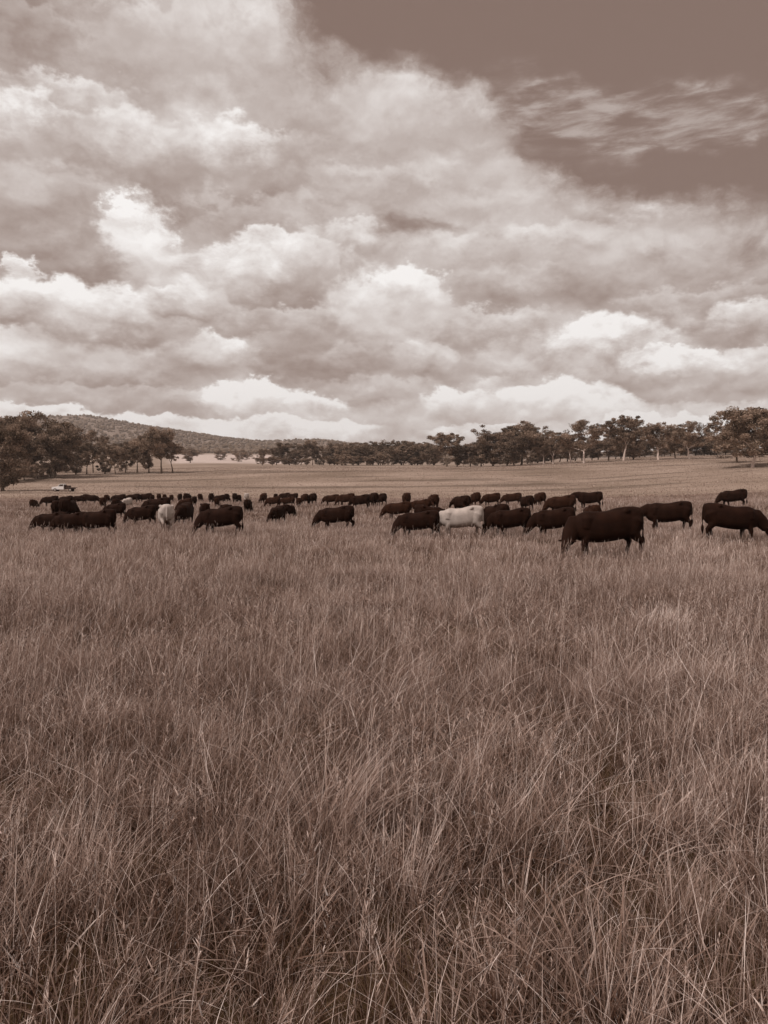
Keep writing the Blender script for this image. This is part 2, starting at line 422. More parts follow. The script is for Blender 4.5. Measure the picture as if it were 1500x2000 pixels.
def mat_ground():
    m, g = new_mat('paddock_ground')
    geo = g.n('ShaderNodeNewGeometry')
    P = geo.outputs['Position']
    sp = g.n('ShaderNodeSeparateXYZ'); g.put(sp.inputs[0], P)
    X, Y = sp.outputs[0], sp.outputs[1]
    soil_n = g.noise(P, 9.0, 5, 0.6)
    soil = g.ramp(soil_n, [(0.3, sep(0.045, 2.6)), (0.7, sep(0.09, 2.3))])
    n1 = g.noise(P, 0.035, 4, 0.55)
    n2 = g.noise(P, 0.9, 6, 0.7)
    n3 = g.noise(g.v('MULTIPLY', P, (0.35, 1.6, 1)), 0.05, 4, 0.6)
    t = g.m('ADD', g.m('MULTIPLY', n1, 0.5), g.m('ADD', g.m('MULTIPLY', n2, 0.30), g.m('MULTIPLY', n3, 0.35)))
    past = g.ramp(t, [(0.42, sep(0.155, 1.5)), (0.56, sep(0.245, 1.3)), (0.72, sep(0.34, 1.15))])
    # pale dry field in the middle distance, left of centre
    far = g.m('MULTIPLY', g.rng(Y, 560, 660), g.rng(Y, 1330, 1240))
    u = g.m('DIVIDE', X, g.m('MAXIMUM', Y, 1.0))
    band = g.m('MULTIPLY', g.rng(u, -0.300, -0.270), g.rng(u, -0.09, -0.13))
    pale = g.mixc(g.m('MULTIPLY', far, band), past, sep(0.46, 0.7))
    # cloud and dip shade painted as dark strips across the middle paddock
    sed = g.noise(g.v('MULTIPLY', P, (0.014, 0.085, 0)), 1.0, 5, 0.55)
    shade_m = g.m('MULTIPLY', g.m('MULTIPLY', g.rng(sed, 0.53, 0.60), g.m('MULTIPLY', g.rng(Y, 140, 170), g.rng(Y, 520, 420))), .55)
    pale = g.mixc(shade_m, pale, sep(0.075, 1.6))
    # wooded hills
    wood = g.rng(g.m('ADD', Y, g.m('MULTIPLY', g.noise(P, 0.012, 3, 0.5), 200)), 1400, 1480)
    hn = g.noise(P, 0.028, 6, 0.72)
    hc = g.ramp(hn, [(0.36, sep(0.10, 1.3)), (0.52, sep(0.19, 1.2)), (0.68, sep(0.33, 1.0))])
    colr = g.mixc(wood, pale, hc)
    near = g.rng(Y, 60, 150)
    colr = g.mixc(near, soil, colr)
    b = g.n('ShaderNodeBump'); b.inputs['Strength'].default_value = 0.6; b.inputs['Distance'].default_value = 0.15
    g.put(b.inputs['Height'], n2)
    finish(g, m, principled(g, colr, 0.95, 0.05, b.outputs[0]))
    return m

def mat_grass():
    m, g = new_mat('pasture_grass_blades')
    at = g.n('ShaderNodeAttribute'); at.attribute_name = 'tone'
    geo = g.n('ShaderNodeNewGeometry')
    P = geo.outputs['Position']
    n = g.noise(g.v('MULTIPLY', P, (1, 1, 0)), 0.16, 4, 0.6)
    n2 = g.noise(g.v('MULTIPLY', P, (1, 1, 0)), 1.1, 3, 0.6)
    t = g.m('ADD', at.outputs['Fac'], g.m('ADD', g.m('MULTIPLY', g.m('SUBTRACT', n, 0.5), 0.60), g.m('MULTIPLY', g.m('SUBTRACT', n2, 0.5), 0.50)))
    c = g.ramp(t, [(0.0, (0.055, 0.021, 0.010)), (0.25, (0.158, 0.088, 0.058)), (0.6, (0.48, 0.345, 0.285)), (1.0, (1.0, 0.84, 0.76))])
    df = g.n('ShaderNodeBsdfDiffuse'); g.put(df.inputs[0], c)
    tr = g.n('ShaderNodeBsdfTranslucent'); g.put(tr.inputs[0], c)
    gl = g.n('ShaderNodeBsdfGlossy'); gl.inputs['Roughness'].default_value = 0.45
    gl.inputs[0].default_value = (0.9, 0.85, 0.82, 1)
    mx = g.n('ShaderNodeMixShader'); mx.inputs[0].default_value = 0.28
    m.node_tree.links.new(df.outputs[0], mx.inputs[1]); m.node_tree.links.new(tr.outputs[0], mx.inputs[2])
    mx2 = g.n('ShaderNodeMixShader'); mx2.inputs[0].default_value = 0.05
    m.node_tree.links.new(mx.outputs[0], mx2.inputs[1]); m.node_tree.links.new(gl.outputs[0], mx2.inputs[2])
    finish(g, m, mx2.outputs[0])
    return m

def mat_leaf(name, lo, hi):
    m, g = new_mat(name)
    at = g.n('ShaderNodeAttribute'); at.attribute_name = 'tone'
    c = g.ramp(at.outputs['Fac'], [(0.0, sep(lo, 2.0)), (1.0, sep(hi, 1.35))])
    df = g.n('ShaderNodeBsdfDiffuse'); g.put(df.inputs[0], c)
    tr = g.n('ShaderNodeBsdfTranslucent'); g.put(tr.inputs[0], c)
    mx = g.n('ShaderNodeMixShader'); mx.inputs[0].default_value = 0.3
    m.node_tree.links.new(df.outputs[0], mx.inputs[1]); m.node_tree.links.new(tr.outputs[0], mx.inputs[2])
    finish(g, m, mx.outputs[0])
    return m

def mat_coat(name, base, var, dirt_shade_col=None):
    m, g = new_mat(name)
    tc = g.n('ShaderNodeTexCoord')
    O = tc.outputs['Object']
    a = g.noise(O, 3.0, 4, 0.6)
    h = g.noise(g.v('MULTIPLY', O, (2.5, 6, 1.2)), 22, 4, 0.7)
    t = g.m('ADD', g.m('MULTIPLY', a, 0.7), g.m('MULTIPLY', h, 0.3))
    c = g.ramp(t, [(0.35, tuple(q * (1 - var) for q in base)), (0.65, tuple(min(1, q * (1 + var)) for q in base))])
    if dirt_shade_col:
        oi = g.n('ShaderNodeSeparateXYZ'); g.put(oi.inputs[0], O)
        dirt_shade = g.rng(g.m('ADD', oi.outputs[2], g.m('MULTIPLY', a, 0.3)), 0.85, 0.55)  # lower coat darkened: dirt, with belly shade painted in
        c = g.mixc(g.m('MULTIPLY', dirt_shade, 0.65), c, dirt_shade_col)
    b = g.n('ShaderNodeBump'); b.inputs['Strength'].default_value = 0.25; b.inputs['Distance'].default_value = 0.02
    g.put(b.inputs['Height'], h)
    finish(g, m, principled(g, c, 0.75, 0.06, b.outputs[0]))
    return m

M = dict(
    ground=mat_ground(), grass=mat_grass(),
    leaf=mat_leaf('gum_foliage', 0.08, 0.42), leaf_dark=mat_leaf('dark_gum_foliage', 0.065, 0.33),
    leaf_far=mat_leaf('far_woodland_foliage', 0.14, 0.25),
    bark_pale=simple_mat('pale_gum_bark', sep(0.55, 0.8), 0.8, 0.15, 0.35, 1.5),
    bark_dark=simple_mat('dark_gum_bark', sep(0.11, 1.5), 0.9, 0.1, 0.4, 2.0),
    log=simple_mat('dead_wood', sep(0.12, 1.3), 0.9, 0.1, 0.4, 2.0),
    black=mat_coat('black_coat', (0.019, 0.0074, 0.0042), 0.35),
    dark2=mat_coat('dark_brown_coat', (0.032, 0.0125, 0.0068), 0.30),
    cream=mat_coat('cream_coat', (0.44, 0.37, 0.33), 0.20, (0.20, 0.13, 0.10)),
    horn=simple_mat('eye', (0.03, 0.012, 0.006), 0.2, 0.5, 0.05),
    paint=simple_mat('white_paint', (0.80, 0.77, 0.75), 0.35, 0.5, 0.04, 3),
    tyre=simple_mat('rubber', (0.03, 0.014, 0.008), 0.9, 0.2, 0.2, 8),
    darkmetal=simple_mat('dark_metal', (0.05, 0.02, 0.011), 0.6, 0.4, 0.2, 8),
    glass=simple_mat('window_glass', (0.05, 0.024, 0.014), 0.1, 0.6, 0.05),
    steel=simple_mat('steel', (0.4, 0.35, 0.32), 0.4, 0.5, 0.1),
)

# ------------------------------------------------------------------ ground sheet
def build_ground():
    ys = [-80, -50, -30, -15, -8]
    y = -4.0
    while y < 3500:
        ys.append(y)
        y += 0.6 if y < 12 else 1.2 if y < 40 else 2.5 if y < 140 else 4 if y < 320 else 10 if y < 700 else 30 if y < 1400 else 45 if y < 3000 else 200
    ys = np.array(ys, float)
    k = np.linspace(-1, 1, 321)
    S = 3600; a = 6.6
    xs = S * np.sinh(a * k) / math.sinh(a)
    # finer middle: sinh spacing leaves about 0.23 m at the centre
    XX, YY = np.meshgrid(xs, ys)
    V = np.stack([XX, YY, Z(XX, YY)], -1).reshape(-1, 3)
    nx, ny = len(xs), len(ys)
    i = (np.arange(ny - 1)[:, None] * nx + np.arange(nx - 1)[None]).ravel()
    Fq = np.stack([i, i + 1, i + nx + 1, i + nx], 1)
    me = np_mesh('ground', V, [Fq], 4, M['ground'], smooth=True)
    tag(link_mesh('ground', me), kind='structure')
build_ground()

# ------------------------------------------------------------------ grass
rng = np.random.default_rng(7)
def blades(base, h, w, az, lean, curl, tone, segs, waz=None):
    """vectorised bent, tapering blades"""
    N = len(base)
    if waz is None: waz = rng.uniform(0, 2 * np.pi, N)
    wd = np.stack([np.cos(waz), np.sin(waz), np.zeros(N)], 1)
    ld = np.stack([np.cos(az), np.sin(az), np.zeros(N)], 1)
    ts = np.linspace(0, 1, segs + 1)
    vs = []
    for j, t in enumerate(ts):
        c = base + ld * ((lean * t + curl * t * t) * h)[:, None]
        zf = t - 0.35 * np.minimum(curl, 1.6) * t * t
        c = c + np.array([0, 0, 1.0]) * (h * zf)[:, None]
        if j < segs:
            ww = (w * (1 - 0.75 * t ** 1.6) * 0.5)[:, None]
            vs.append(c - wd * ww); vs.append(c + wd * ww)
        else: vs.append(c)
    nv = 2 * segs + 1
    V = np.stack(vs, 1).reshape(-1, 3)
    b = np.arange(N)[:, None] * nv
    quads = np.concatenate([b + np.array([[2 * j, 2 * j + 1, 2 * j + 3, 2 * j + 2]]) for j in range(segs - 1)]) if segs > 1 else np.zeros((0, 4), int)
    tris = b + np.array([[2 * segs - 2, 2 * segs - 1, 2 * segs]])
    tv = np.repeat(ts, 2)[:nv]                      # tips dried pale; shade inside the sward painted into the blade feet
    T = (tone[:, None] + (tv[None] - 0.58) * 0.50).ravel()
    return V, quads, tris, T
class Acc:
    def __init__(s): s.V = []; s.Q = []; s.T = []; s.A = []; s.n = 0
    def add(s, V, q, t, a):
        s.V.append(V); s.Q.append(q + s.n); s.T.append(t + s.n); s.A.append(a); s.n += len(V)
    def mesh(s, name, mat):
        fl = []
        Q = np.concatenate(s.Q)
        if len(Q): fl.append(Q)
        T = np.concatenate(s.T)
        if len(T): fl.append(T)
        return np_mesh(name, np.concatenate(s.V), fl, 0, mat, {'tone': np.concatenate(s.A)})

def sample_band(n, y0, y1, side=1.5, p=1.0):
    """points in the view wedge between two distances, a bit wider than the frame"""
    r = rng.uniform(0, 1, n)
    y = (y0 ** (1 + p) + r * (y1 ** (1 + p) - y0 ** (1 + p))) ** (1 / (1 + p))
    hw = 0.54 * y + side
    x = rng.uniform(-1, 1, n) * hw
    return x, y
def height_field(x, y):
    a = vnoise(x / 1.3 + 9, y / 1.3, 21); b = vnoise(x / 4.5 + 3, y / 4.5, 22); c = vnoise(x / 0.38, y / 0.38, 23)
    return 0.42 + 0.55 * a * a + 0.45 * b + 0.42 * c
def build_grass():
    acc = Acc()
    # uniform sward, per distance band: (count, y0, y1, p, hmin, hmax, wmin, wmax, segs)
    bands = [(135000, 1.25, 6.5, 0.7, .08, .30, .0018, .0040, 4),
             (210000, 6, 15, 0.6, .14, .38, .0023, .0048, 3),
             (290000, 14, 38, 0.5, .17, .42, .0040, .0085, 3),
             (300000, 36, 125, 0.3, .20, .42, .014, .030, 2),
             (110000, 120, 330, 0.3, .12, .30, .06, .14, 1)]
    for (n, y0, y1, p, h0, h1, w0, w1, sg) in bands:
        x, y = sample_band(n, y0, y1, 1.6 if y0 < 30 else 4, p)
        keep = rng.uniform(0, 1, n) < 0.30 + 1.1 * vnoise(x / 0.45 + 50, y / 0.45, 31)
        x, y = x[keep], y[keep]; n = len(x)
        hf = height_field(x, y)
        h = rng.uniform(h0, h1, n) * hf
        base = np.stack([x, y, Z(x, y) - 0.02], 1)
        waz = vnoise(x / 1.2, y / 1.2, 40) * 6 - 1.5 + rng.normal(0, 1.6, n)
        lean = np.abs(rng.normal(0.10, 0.22, n)); curl = np.abs(rng.normal(0.20, 0.42, n))
        hs = (h - h0 * hf) / np.maximum((h1 - h0) * hf, .01)       # short green understorey also carries painted sward shade, tall blades have dried
        tone = np.clip((0.05 if y0 < 10 else .14) + 0.34 * hs + rng.normal(0, 0.14, n) + (rng.uniform(0, 1, n) > 0.92) * 0.42, 0, 1)  # near sward toned down further to paint its shadows
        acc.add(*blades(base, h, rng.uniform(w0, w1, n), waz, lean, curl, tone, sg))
    # tussocks: fans of blades from one crown
    for (nt, y0, y1, nb, wsc, sg) in [(480, 1.3, 7, 75, .75, 5), (1200, 6.5, 16, 50, 1.0, 4), (2900, 15, 45, 38, 1.7, 3), (3600, 42, 130, 16, 5, 2)]:
        tx, ty = sample_band(nt, y0, y1, 1.6, 0.8)
        th = rng.uniform(0.25, 0.50, nt) * (1.0 if y0 < 10 else .95) * (0.75 + 0.4 * vnoise(tx / 3, ty / 3, 61))
        tt = rng.normal(0.38, 0.15, nt)
        wind = rng.normal(0.6, 0.9, nt)
        idx = np.repeat(np.arange(nt), nb); n = len(idx)
        a = rng.uniform(0, 2 * np.pi, n); r = np.sqrt(rng.uniform(0, 1, n)) * 0.10
        x = tx[idx] + np.cos(a) * r; y = ty[idx] + np.sin(a) * r
        base = np.stack([x, y, Z(x, y) - 0.02], 1)
        az = np.where(rng.uniform(0, 1, n) < 0.5, a, wind[idx] + rng.normal(0, 0.5, n))
        h = th[idx] * rng.uniform(0.45, 1.0, n)
        acc.add(*blades(base, h, rng.uniform(.0028, .0062, n) * wsc, az, np.abs(rng.normal(.15, .14, n)), np.abs(rng.normal(.22, .28, n)),
                        np.clip(tt[idx] + rng.normal(0, .10, n), 0, 1), sg))
    # dead straw: pale, thin, bent over and lying across
    for (n, y0, y1, wsc) in [(4600, 1.4, 6, .9), (6500, 5.5, 14, 1.3), (6000, 13, 36, 2.2)]:
        x, y = sample_band(n, y0, y1, 1.2, 0.8)
        lift = rng.uniform(0, .28, n)
        base = np.stack([x, y, Z(x, y) + lift], 1)
        acc.add(*blades(base, rng.uniform(.06, .30, n), rng.uniform(.0014, .0032, n) * wsc, rng.uniform(0, 6.28, n), rng.uniform(0.1, 1.2, n),
                        rng.uniform(0, 1.1, n), np.clip(rng.normal(.82, .12, n), 0, 1), 5))
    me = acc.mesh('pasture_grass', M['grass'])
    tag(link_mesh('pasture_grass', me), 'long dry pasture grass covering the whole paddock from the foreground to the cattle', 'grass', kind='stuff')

    # seed stalks: tall thin stems with a tapering spike on top
    acc = Acc()
    for (n, y0, y1, ws) in [(1900, 1.6, 6.5, 1.1), (6500, 6, 15, 1.3), (14000, 14, 40, 2.0), (14000, 38, 110, 4)]:
        x, y = sample_band(n, y0, y1, 1.4, 0.8)
        keep = vnoise(x / 1.3 + 7, y / 1.3, 77) > 0.35
        x, y = x[keep], y[keep]; n = len(x)
        h = rng.uniform(.34, .78, n) * (.84 if y0 < 10 else .76) * (0.7 + 0.35 * height_field(x, y))
        az = rng.normal(0.4, 1.5, n); lean = np.abs(rng.normal(.10, .10, n)); curl = np.abs(rng.normal(.07, .10, n))
        base = np.stack([x, y, Z(x, y) - .02], 1)
        tone = np.clip(rng.normal(.80, .14, n), 0, 1)
        acc.add(*blades(base, h, rng.uniform(.0016, .0028, n) * ws, az, lean, curl, tone, 4))
        # spike as two crossed slim blades starting near the stem's tip
        t = 0.86
        ld = np.stack([np.cos(az), np.sin(az), np.zeros(n)], 1)
        tip = base + ld * ((lean * t + curl * t * t) * h)[:, None] + np.array([0, 0, 1.0]) * (h * (t - .35 * curl * t * t))[:, None]
        if y0 < 10:
            ns = 11
            L_ = h * rng.uniform(.12, .26, n)
            dirv = ld * (lean + curl)[:, None] + np.array([0, 0, 1.0]); dirv /= np.linalg.norm(dirv, axis=1)[:, None]
            for q in range(ns):
                f = q / ns
                bpt = tip + dirv * (L_ * f)[:, None]
                acc.add(*blades(bpt, L_ * (.26 - .10 * f), rng.uniform(.0024, .0044, n) * ws, rng.uniform(0, 6.28, n), rng.uniform(.25, .75, n), np.zeros(n),
                                np.clip(tone + rng.normal(0, .10, n), 0, 1) - .1, 2))
        else:
            for q in range(2):
                acc.add(*blades(tip, h * rng.uniform(.12, .22, n), rng.uniform(.0035, .007, n) * ws ** .8, az, lean + curl, curl * .5,
                                np.clip(tone + rng.normal(0, .10, n), 0, 1), 3, waz=az + q * 1.57))
    me = acc.mesh('seed_stalks', M['grass'])
    tag(link_mesh('seed_stalks', me), 'pale upright seed stalks standing above the pasture grass', 'grass stalks', kind='stuff')

def build_weeds():
    """leafy upright herbs and broad grass leaves low in the foreground sward"""
    acc = Acc()
    for (n, y0, y1, ws) in [(1300, 1.5, 6, 1.0), (1700, 5.5, 12, 1.3)]:
        x, y = sample_band(n, y0, y1, 1.2, 0.8)
        keep = vnoise(x / 0.9 + 3, y / 0.9, 88) > 0.42
        x, y = x[keep], y[keep]; n = len(x)
        h = rng.uniform(.22, .50, n); az = rng.uniform(0, 6.28, n); lean = np.abs(rng.normal(.10, .10, n)); curl = np.abs(rng.normal(.04, .08, n))
        base = np.stack([x, y, Z(x, y) - .02], 1); tone = np.clip(rng.normal(.42, .14, n), .1, .9)
        acc.add(*blades(base, h, rng.uniform(.003, .005, n) * ws, az, lean, curl, tone, 4))
        ld = np.stack([np.cos(az), np.sin(az), np.zeros(n)], 1)
        for q in range(26):
            t = .18 + .82 * q / 26
            b_ = base + ld * ((lean * t + curl * t * t) * h)[:, None] + np.array([0, 0, 1.0]) * (h * (t - .35 * curl * t * t))[:, None]
            acc.add(*blades(b_, rng.uniform(.018, .050, n) * (1.25 - .6 * t), rng.uniform(.004, .008, n) * ws, rng.uniform(0, 6.28, n), rng.uniform(.4, 1.3, n), rng.uniform(0, .8, n),
                            np.clip(tone + rng.normal(0, .12, n), 0, 1), 2))
    for (nt, y0, y1, nb) in [(260, 1.5, 6, 16), (300, 5.5, 11, 14)]:
        tx, ty = sample_band(nt, y0, y1, 1.2, 0.8)
        idx = np.repeat(np.arange(nt), nb); n = len(idx); a = rng.uniform(0, 6.28, n)
        x = tx[idx] + np.cos(a) * .03; y = ty[idx] + np.sin(a) * .03
        base = np.stack([x, y, Z(x, y) - .02], 1)
        acc.add(*blades(base, rng.uniform(.14, .38, n), rng.uniform(.007, .014, n), a, np.abs(rng.normal(.45, .2, n)), np.abs(rng.normal(.75, .35, n)),
                        np.clip(rng.normal(.30, .10, nt)[idx] + rng.normal(0, .06, n), 0, 1), 6))
    tag(link_mesh('pasture_herbs', acc.mesh('pasture_herbs', M['grass'])), 'small leafy herbs and broad grass leaves mixed into the foreground grass', 'herbs', kind='stuff')

def tussock(name, px, py, n, height, width, lean_az, lean, tone, spread, label, cat, segs=7, leafy=False):
    p = ground_at(px, py)
    acc = Acc()
    a = rng.uniform(0, 2 * np.pi, n); r = np.sqrt(rng.uniform(0, 1, n)) * spread
    base = np.stack([np.cos(a) * r, np.sin(a) * r, np.full(n, -.03)], 1)
    az = np.where(rng.uniform(0, 1, n) < (0.9 if leafy else 0.35), a, lean_az + rng.normal(0, .35, n))
    acc.add(*blades(base, height * rng.uniform(.5, 1.0, n), rng.uniform(.7, 1.3, n) * width, az, np.abs(rng.normal(lean, lean * .4, n)),
                    np.abs(rng.normal(.35 if not leafy else .7, .2, n)), np.clip(rng.normal(tone, .08, n), 0, 1), segs))
    o = link_mesh(name, acc.mesh(name, M['grass']))
    o.location = p
    tag(o, label, cat, 'grass tufts that stand out in the foreground')

build_grass()
build_weeds()
tussock('grass_tussock', 640, 1670, 170, 0.80, .0034, 0.15, .17, .62, .16, 'tall pale tussock leaning right in the middle of the foreground', 'grass tussock')
tussock('grass_tussock', 500, 1690, 45, .85, .003, 0.1, .18, .70, .10, 'thin tuft of long arching stalks left of the tall pale tussock', 'grass tussock')
tussock('grass_tussock', 590, 1750, 70, 0.50, .0034, 2.8, .12, .50, .16, 'short tuft in front of the tall pale tussock', 'grass tussock')
tussock('broad_leaf_grass', 1180, 1990, 60, 0.42, .013, 1.0, .45, .34, .10, 'coarse clump of broad leaves at the bottom edge right of centre', 'grass clump', leafy=True)
tussock('broad_leaf_grass', 1400, 1960, 45, 0.38, .012, 2.0, .45, .30, .10, 'coarse clump of broad leaves near the bottom right corner', 'grass clump', leafy=True)
tussock('broad_leaf_grass', 1010, 2000, 40, 0.36, .011, 2.0, .45, .32, .10, 'small broad leaved clump left of the coarse clump at the bottom edge', 'grass clump', leafy=True)
tussock('grass_tussock', 1290, 1240, 150, 0.50, .006, 0.6, .12, .95, .30, 'bright white tipped tuft right of centre below the cattle', 'grass tussock', segs=4)
tussock('grass_tussock', 130, 1800, 150, 0.58, .0034, 1.2, .10, .52, .18, 'upright tussock near the left edge of the foreground', 'grass tussock')

# ------------------------------------------------------------------ trees
def tube(bm_v, bm_f, pts, rads, sides=6):
    """append a tapered tube to vertex/face lists"""
    n0 = len(bm_v)
    for i, (p, r) in enumerate(zip(pts, rads)):
        d = (pts[min(i + 1, len(pts) - 1)] - pts[max(i - 1, 0)]).normalized()
        a = d.orthogonal().normalized() if abs(d.z) < .99 else Vector((1, 0, 0))
        a = (Vector((1, 0, 0)) - d * d.x).normalized() if abs(d.x) < .9 else (Vector((0, 1, 0)) - d * d.y).normalized()
        b = d.cross(a)
        for k in range(sides):
            an = 2 * math.pi * k / sides
            bm_v.append(p + (a * math.cos(an) + b * math.sin(an)) * r)
    for i in range(len(pts) - 1):
        for k in range(sides):
            q = n0 + i * sides + k; q2 = n0 + i * sides + (k + 1) % sides
            bm_f.append((q, q2, q2 + sides, q + sides))
    bm_f.append(tuple(n0 + (len(pts) - 1) * sides + k for k in range(sides)))

def make_tree(seed, H=15.0, fork=0.32, spread=0.42, dense=1.0, low=0.30, clump=1.0, leafn=130, fill=0):
    rnd = random.Random(seed)
    V, Fc = [], []
    tips = []
    def grow(p, d, L, r, lvl):
        n = 5
        pts = [p.copy()]; rads = [r]
        q = p.copy(); dd = d.copy()
        for i in range(n):
            j = Vector((rnd.gauss(0, 1), rnd.gauss(0, 1), rnd.gauss(0, .5))) * (.10 if lvl == 0 else .20)
            dd = (dd + j + Vector((0, 0, .10 if lvl else .02))).normalized()
            q = q + dd * (L / n)
            pts.append(q.copy()); rads.append(r * (1 - .55 * (i + 1) / n))
        tube(V, Fc, pts, rads, 7 if lvl == 0 else 5 if lvl == 1 else 4)
        if lvl >= 1: tips.append((pts[3], lvl))
        tips.append((q, lvl + .5))
        if lvl < 3:
            k = rnd.choice([3, 3, 4]) if lvl == 0 else rnd.choice([2, 3, 3])
            a0 = rnd.uniform(0, 6.28)
            for i in range(k):
                a = a0 + 6.28 * i / k + rnd.uniform(-.5, .5)
                tilt = rnd.uniform(.35, .85) * (1.0 if lvl else spread / .42)
                axis = Vector((math.cos(a), math.sin(a), 0))
                nd = (dd * math.cos(tilt) + axis * math.sin(tilt)).normalized()
                if nd.z < .05: nd.z = .1; nd.normalize()
                start = pts[-1] if i < 2 or lvl == 0 else pts[rnd.choice([3, 4])]
                grow(start, nd, L * (rnd.uniform(.62, .9) if lvl else (1 - fork) / fork * rnd.uniform(.30, .44)), rads[-1] * .78, lvl + 1)
    grow(Vector((0, 0, -.3)), Vector((rnd.uniform(-.1, .1), rnd.uniform(-.1, .1), 1)).normalized(), H * fork, H * .022, 0)
    # butt flare
    zmax = max(t.z for t, l in tips)
    sc = (H * .95) / zmax
    V = [Vector((v.x * sc, v.y * sc, v.z * sc)) for v in V]
    tips = [(t * sc, l) for t, l in tips if t.z * sc > H * low]
    # more leaf clusters through the crown's own uneven envelope
    rr_ = np.random.default_rng(seed + 100)
    tz = np.array([t.z for t, l in tips]); tx = np.array([t.x for t, l in tips]); ty_ = np.array([t.y for t, l in tips])
    cx_, cy_ = tx.mean(), ty_.mean(); ex = max(tx.std(), ty_.std()) * 1.75
    z0_, z9_ = H * low, H * .93
    for i in range(fill):
        zz = rr_.uniform(0, 1); a = rr_.uniform(0, 6.28)
        prof_ = (1 - abs(2 * zz ** .8 - 1) ** 2.4) ** .5 * (.8 + .28 * math.sin(3 * a + seed) * math.cos(2.3 * a + 5 * zz))
        rad_ = ex * prof_ * math.sqrt(rr_.uniform(.15, 1))
        tips.append((Vector((cx_ + math.cos(a) * rad_, cy_ + math.sin(a) * rad_, z0_ + zz * (z9_ - z0_))), 3.5))
    me_t = bpy.data.meshes.new('trunk'); me_t.from_pydata([tuple(v) for v in V], [], Fc)
    me_t.polygons.foreach_set('use_smooth', np.ones(len(me_t.polygons), bool)); me_t.update()
    r = np.random.default_rng(seed)
    Vs, Ts = [], []
    for (t, l) in tips:
        if l < 2 and r.uniform() < .5: continue
        R0 = clump * H * r.uniform(.040, .078)
        nl = int(leafn * dense * r.uniform(.6, 1.2))
        d = r.normal(0, 1, (nl, 3)); d /= np.linalg.norm(d, axis=1)[:, None]
        rad = R0 * r.uniform(0, 1, nl) ** .45
        c = np.array(t)[None] + d * rad[:, None] * np.array([1.15, 1.15, .72])
        c += np.array([0, 0, -.1 * R0])
        Vs.append(c); Ts.append(np.full(nl, r.uniform(.1, .9)) + r.normal(0, .2, nl))
    c = np.concatenate(Vs); tn = np.clip(np.concatenate(Ts), 0, 1); n = len(c)
    s = r.uniform(.010, .021, n) * H
    a = r.normal(0, 1, (n, 3)); a /= np.linalg.norm(a, axis=1)[:, None]
    b = np.cross(a, r.normal(0, 1, (n, 3))); b /= np.linalg.norm(b, axis=1)[:, None]
    a[:, 2] -= .3
    P = np.stack([c - a * s[:, None], c + b * s[:, None] * .5, c + a * s[:, None], c - b * s[:, None] * .5], 1).reshape(-1, 3)
    Fq = np.arange(4 * n).reshape(-1, 4)
    me_c = np_mesh('crown', P, [Fq], 4, None, {'tone': np.repeat(tn, 4)})
    return me_t, me_c, H

OPEN = [make_tree(s, 15, fork=f, spread=sp, dense=.9, low=lo, clump=c, fill=40) for s, f, sp, lo, c in
        [(11, .26, .55, .36, 1.1), (12, .22, .60, .34, 1.05), (23, .30, .55, .40, 1.1), (34, .24, .65, .34, 1.15)]]
DENSE = [make_tree(s, 15, fork=f, spread=sp, dense=1.0, low=lo, clump=c, fill=80) for s, f, sp, lo, c in
         [(41, .24, .55, .16, 1.2), (52, .20, .52, .10, 1.2), (63, .26, .62, .20, 1.2), (74, .20, .58, .08, 1.2)]]
tree_cache = {}
def tree_protos(kind, k, leafm, barkm):
    key = (kind, k, leafm, barkm)
    if key not in tree_cache:
        t, c, H = (OPEN if kind == 'o' else DENSE)[k]
        t2, c2 = t.copy(), c.copy()
        t2.materials.clear(); c2.materials.clear()
        t2.materials.append(M[barkm]); c2.materials.append(M[leafm])
        tree_cache[key] = (t2, c2, H)
    return tree_cache[key]
trnd = random.Random(3)
def place_tree(px, top, Y, kind, label, group=None, leafm='leaf', barkm='bark_dark', wide=1.0, k=None, name='gum_tree', rot=None):
    if k is None: k = trnd.randrange(4)
    t, c, H = tree_protos(kind, k, leafm, barkm)
    x, y, z = at_dist(px, Y)
    row = HOR - (z - EYE) / Y * F
    h = (row - top) / F * Y
    s = h / H
    root = empty(name, (x, y, z), trnd.uniform(0, 6.28) if rot is None else rot)
    root.scale = (s * wide, s * wide, s)
    tag(root, label, 'tree', group)
    link_mesh('trunk', t, parent=root); link_mesh('crown', c, parent=root)
    return root

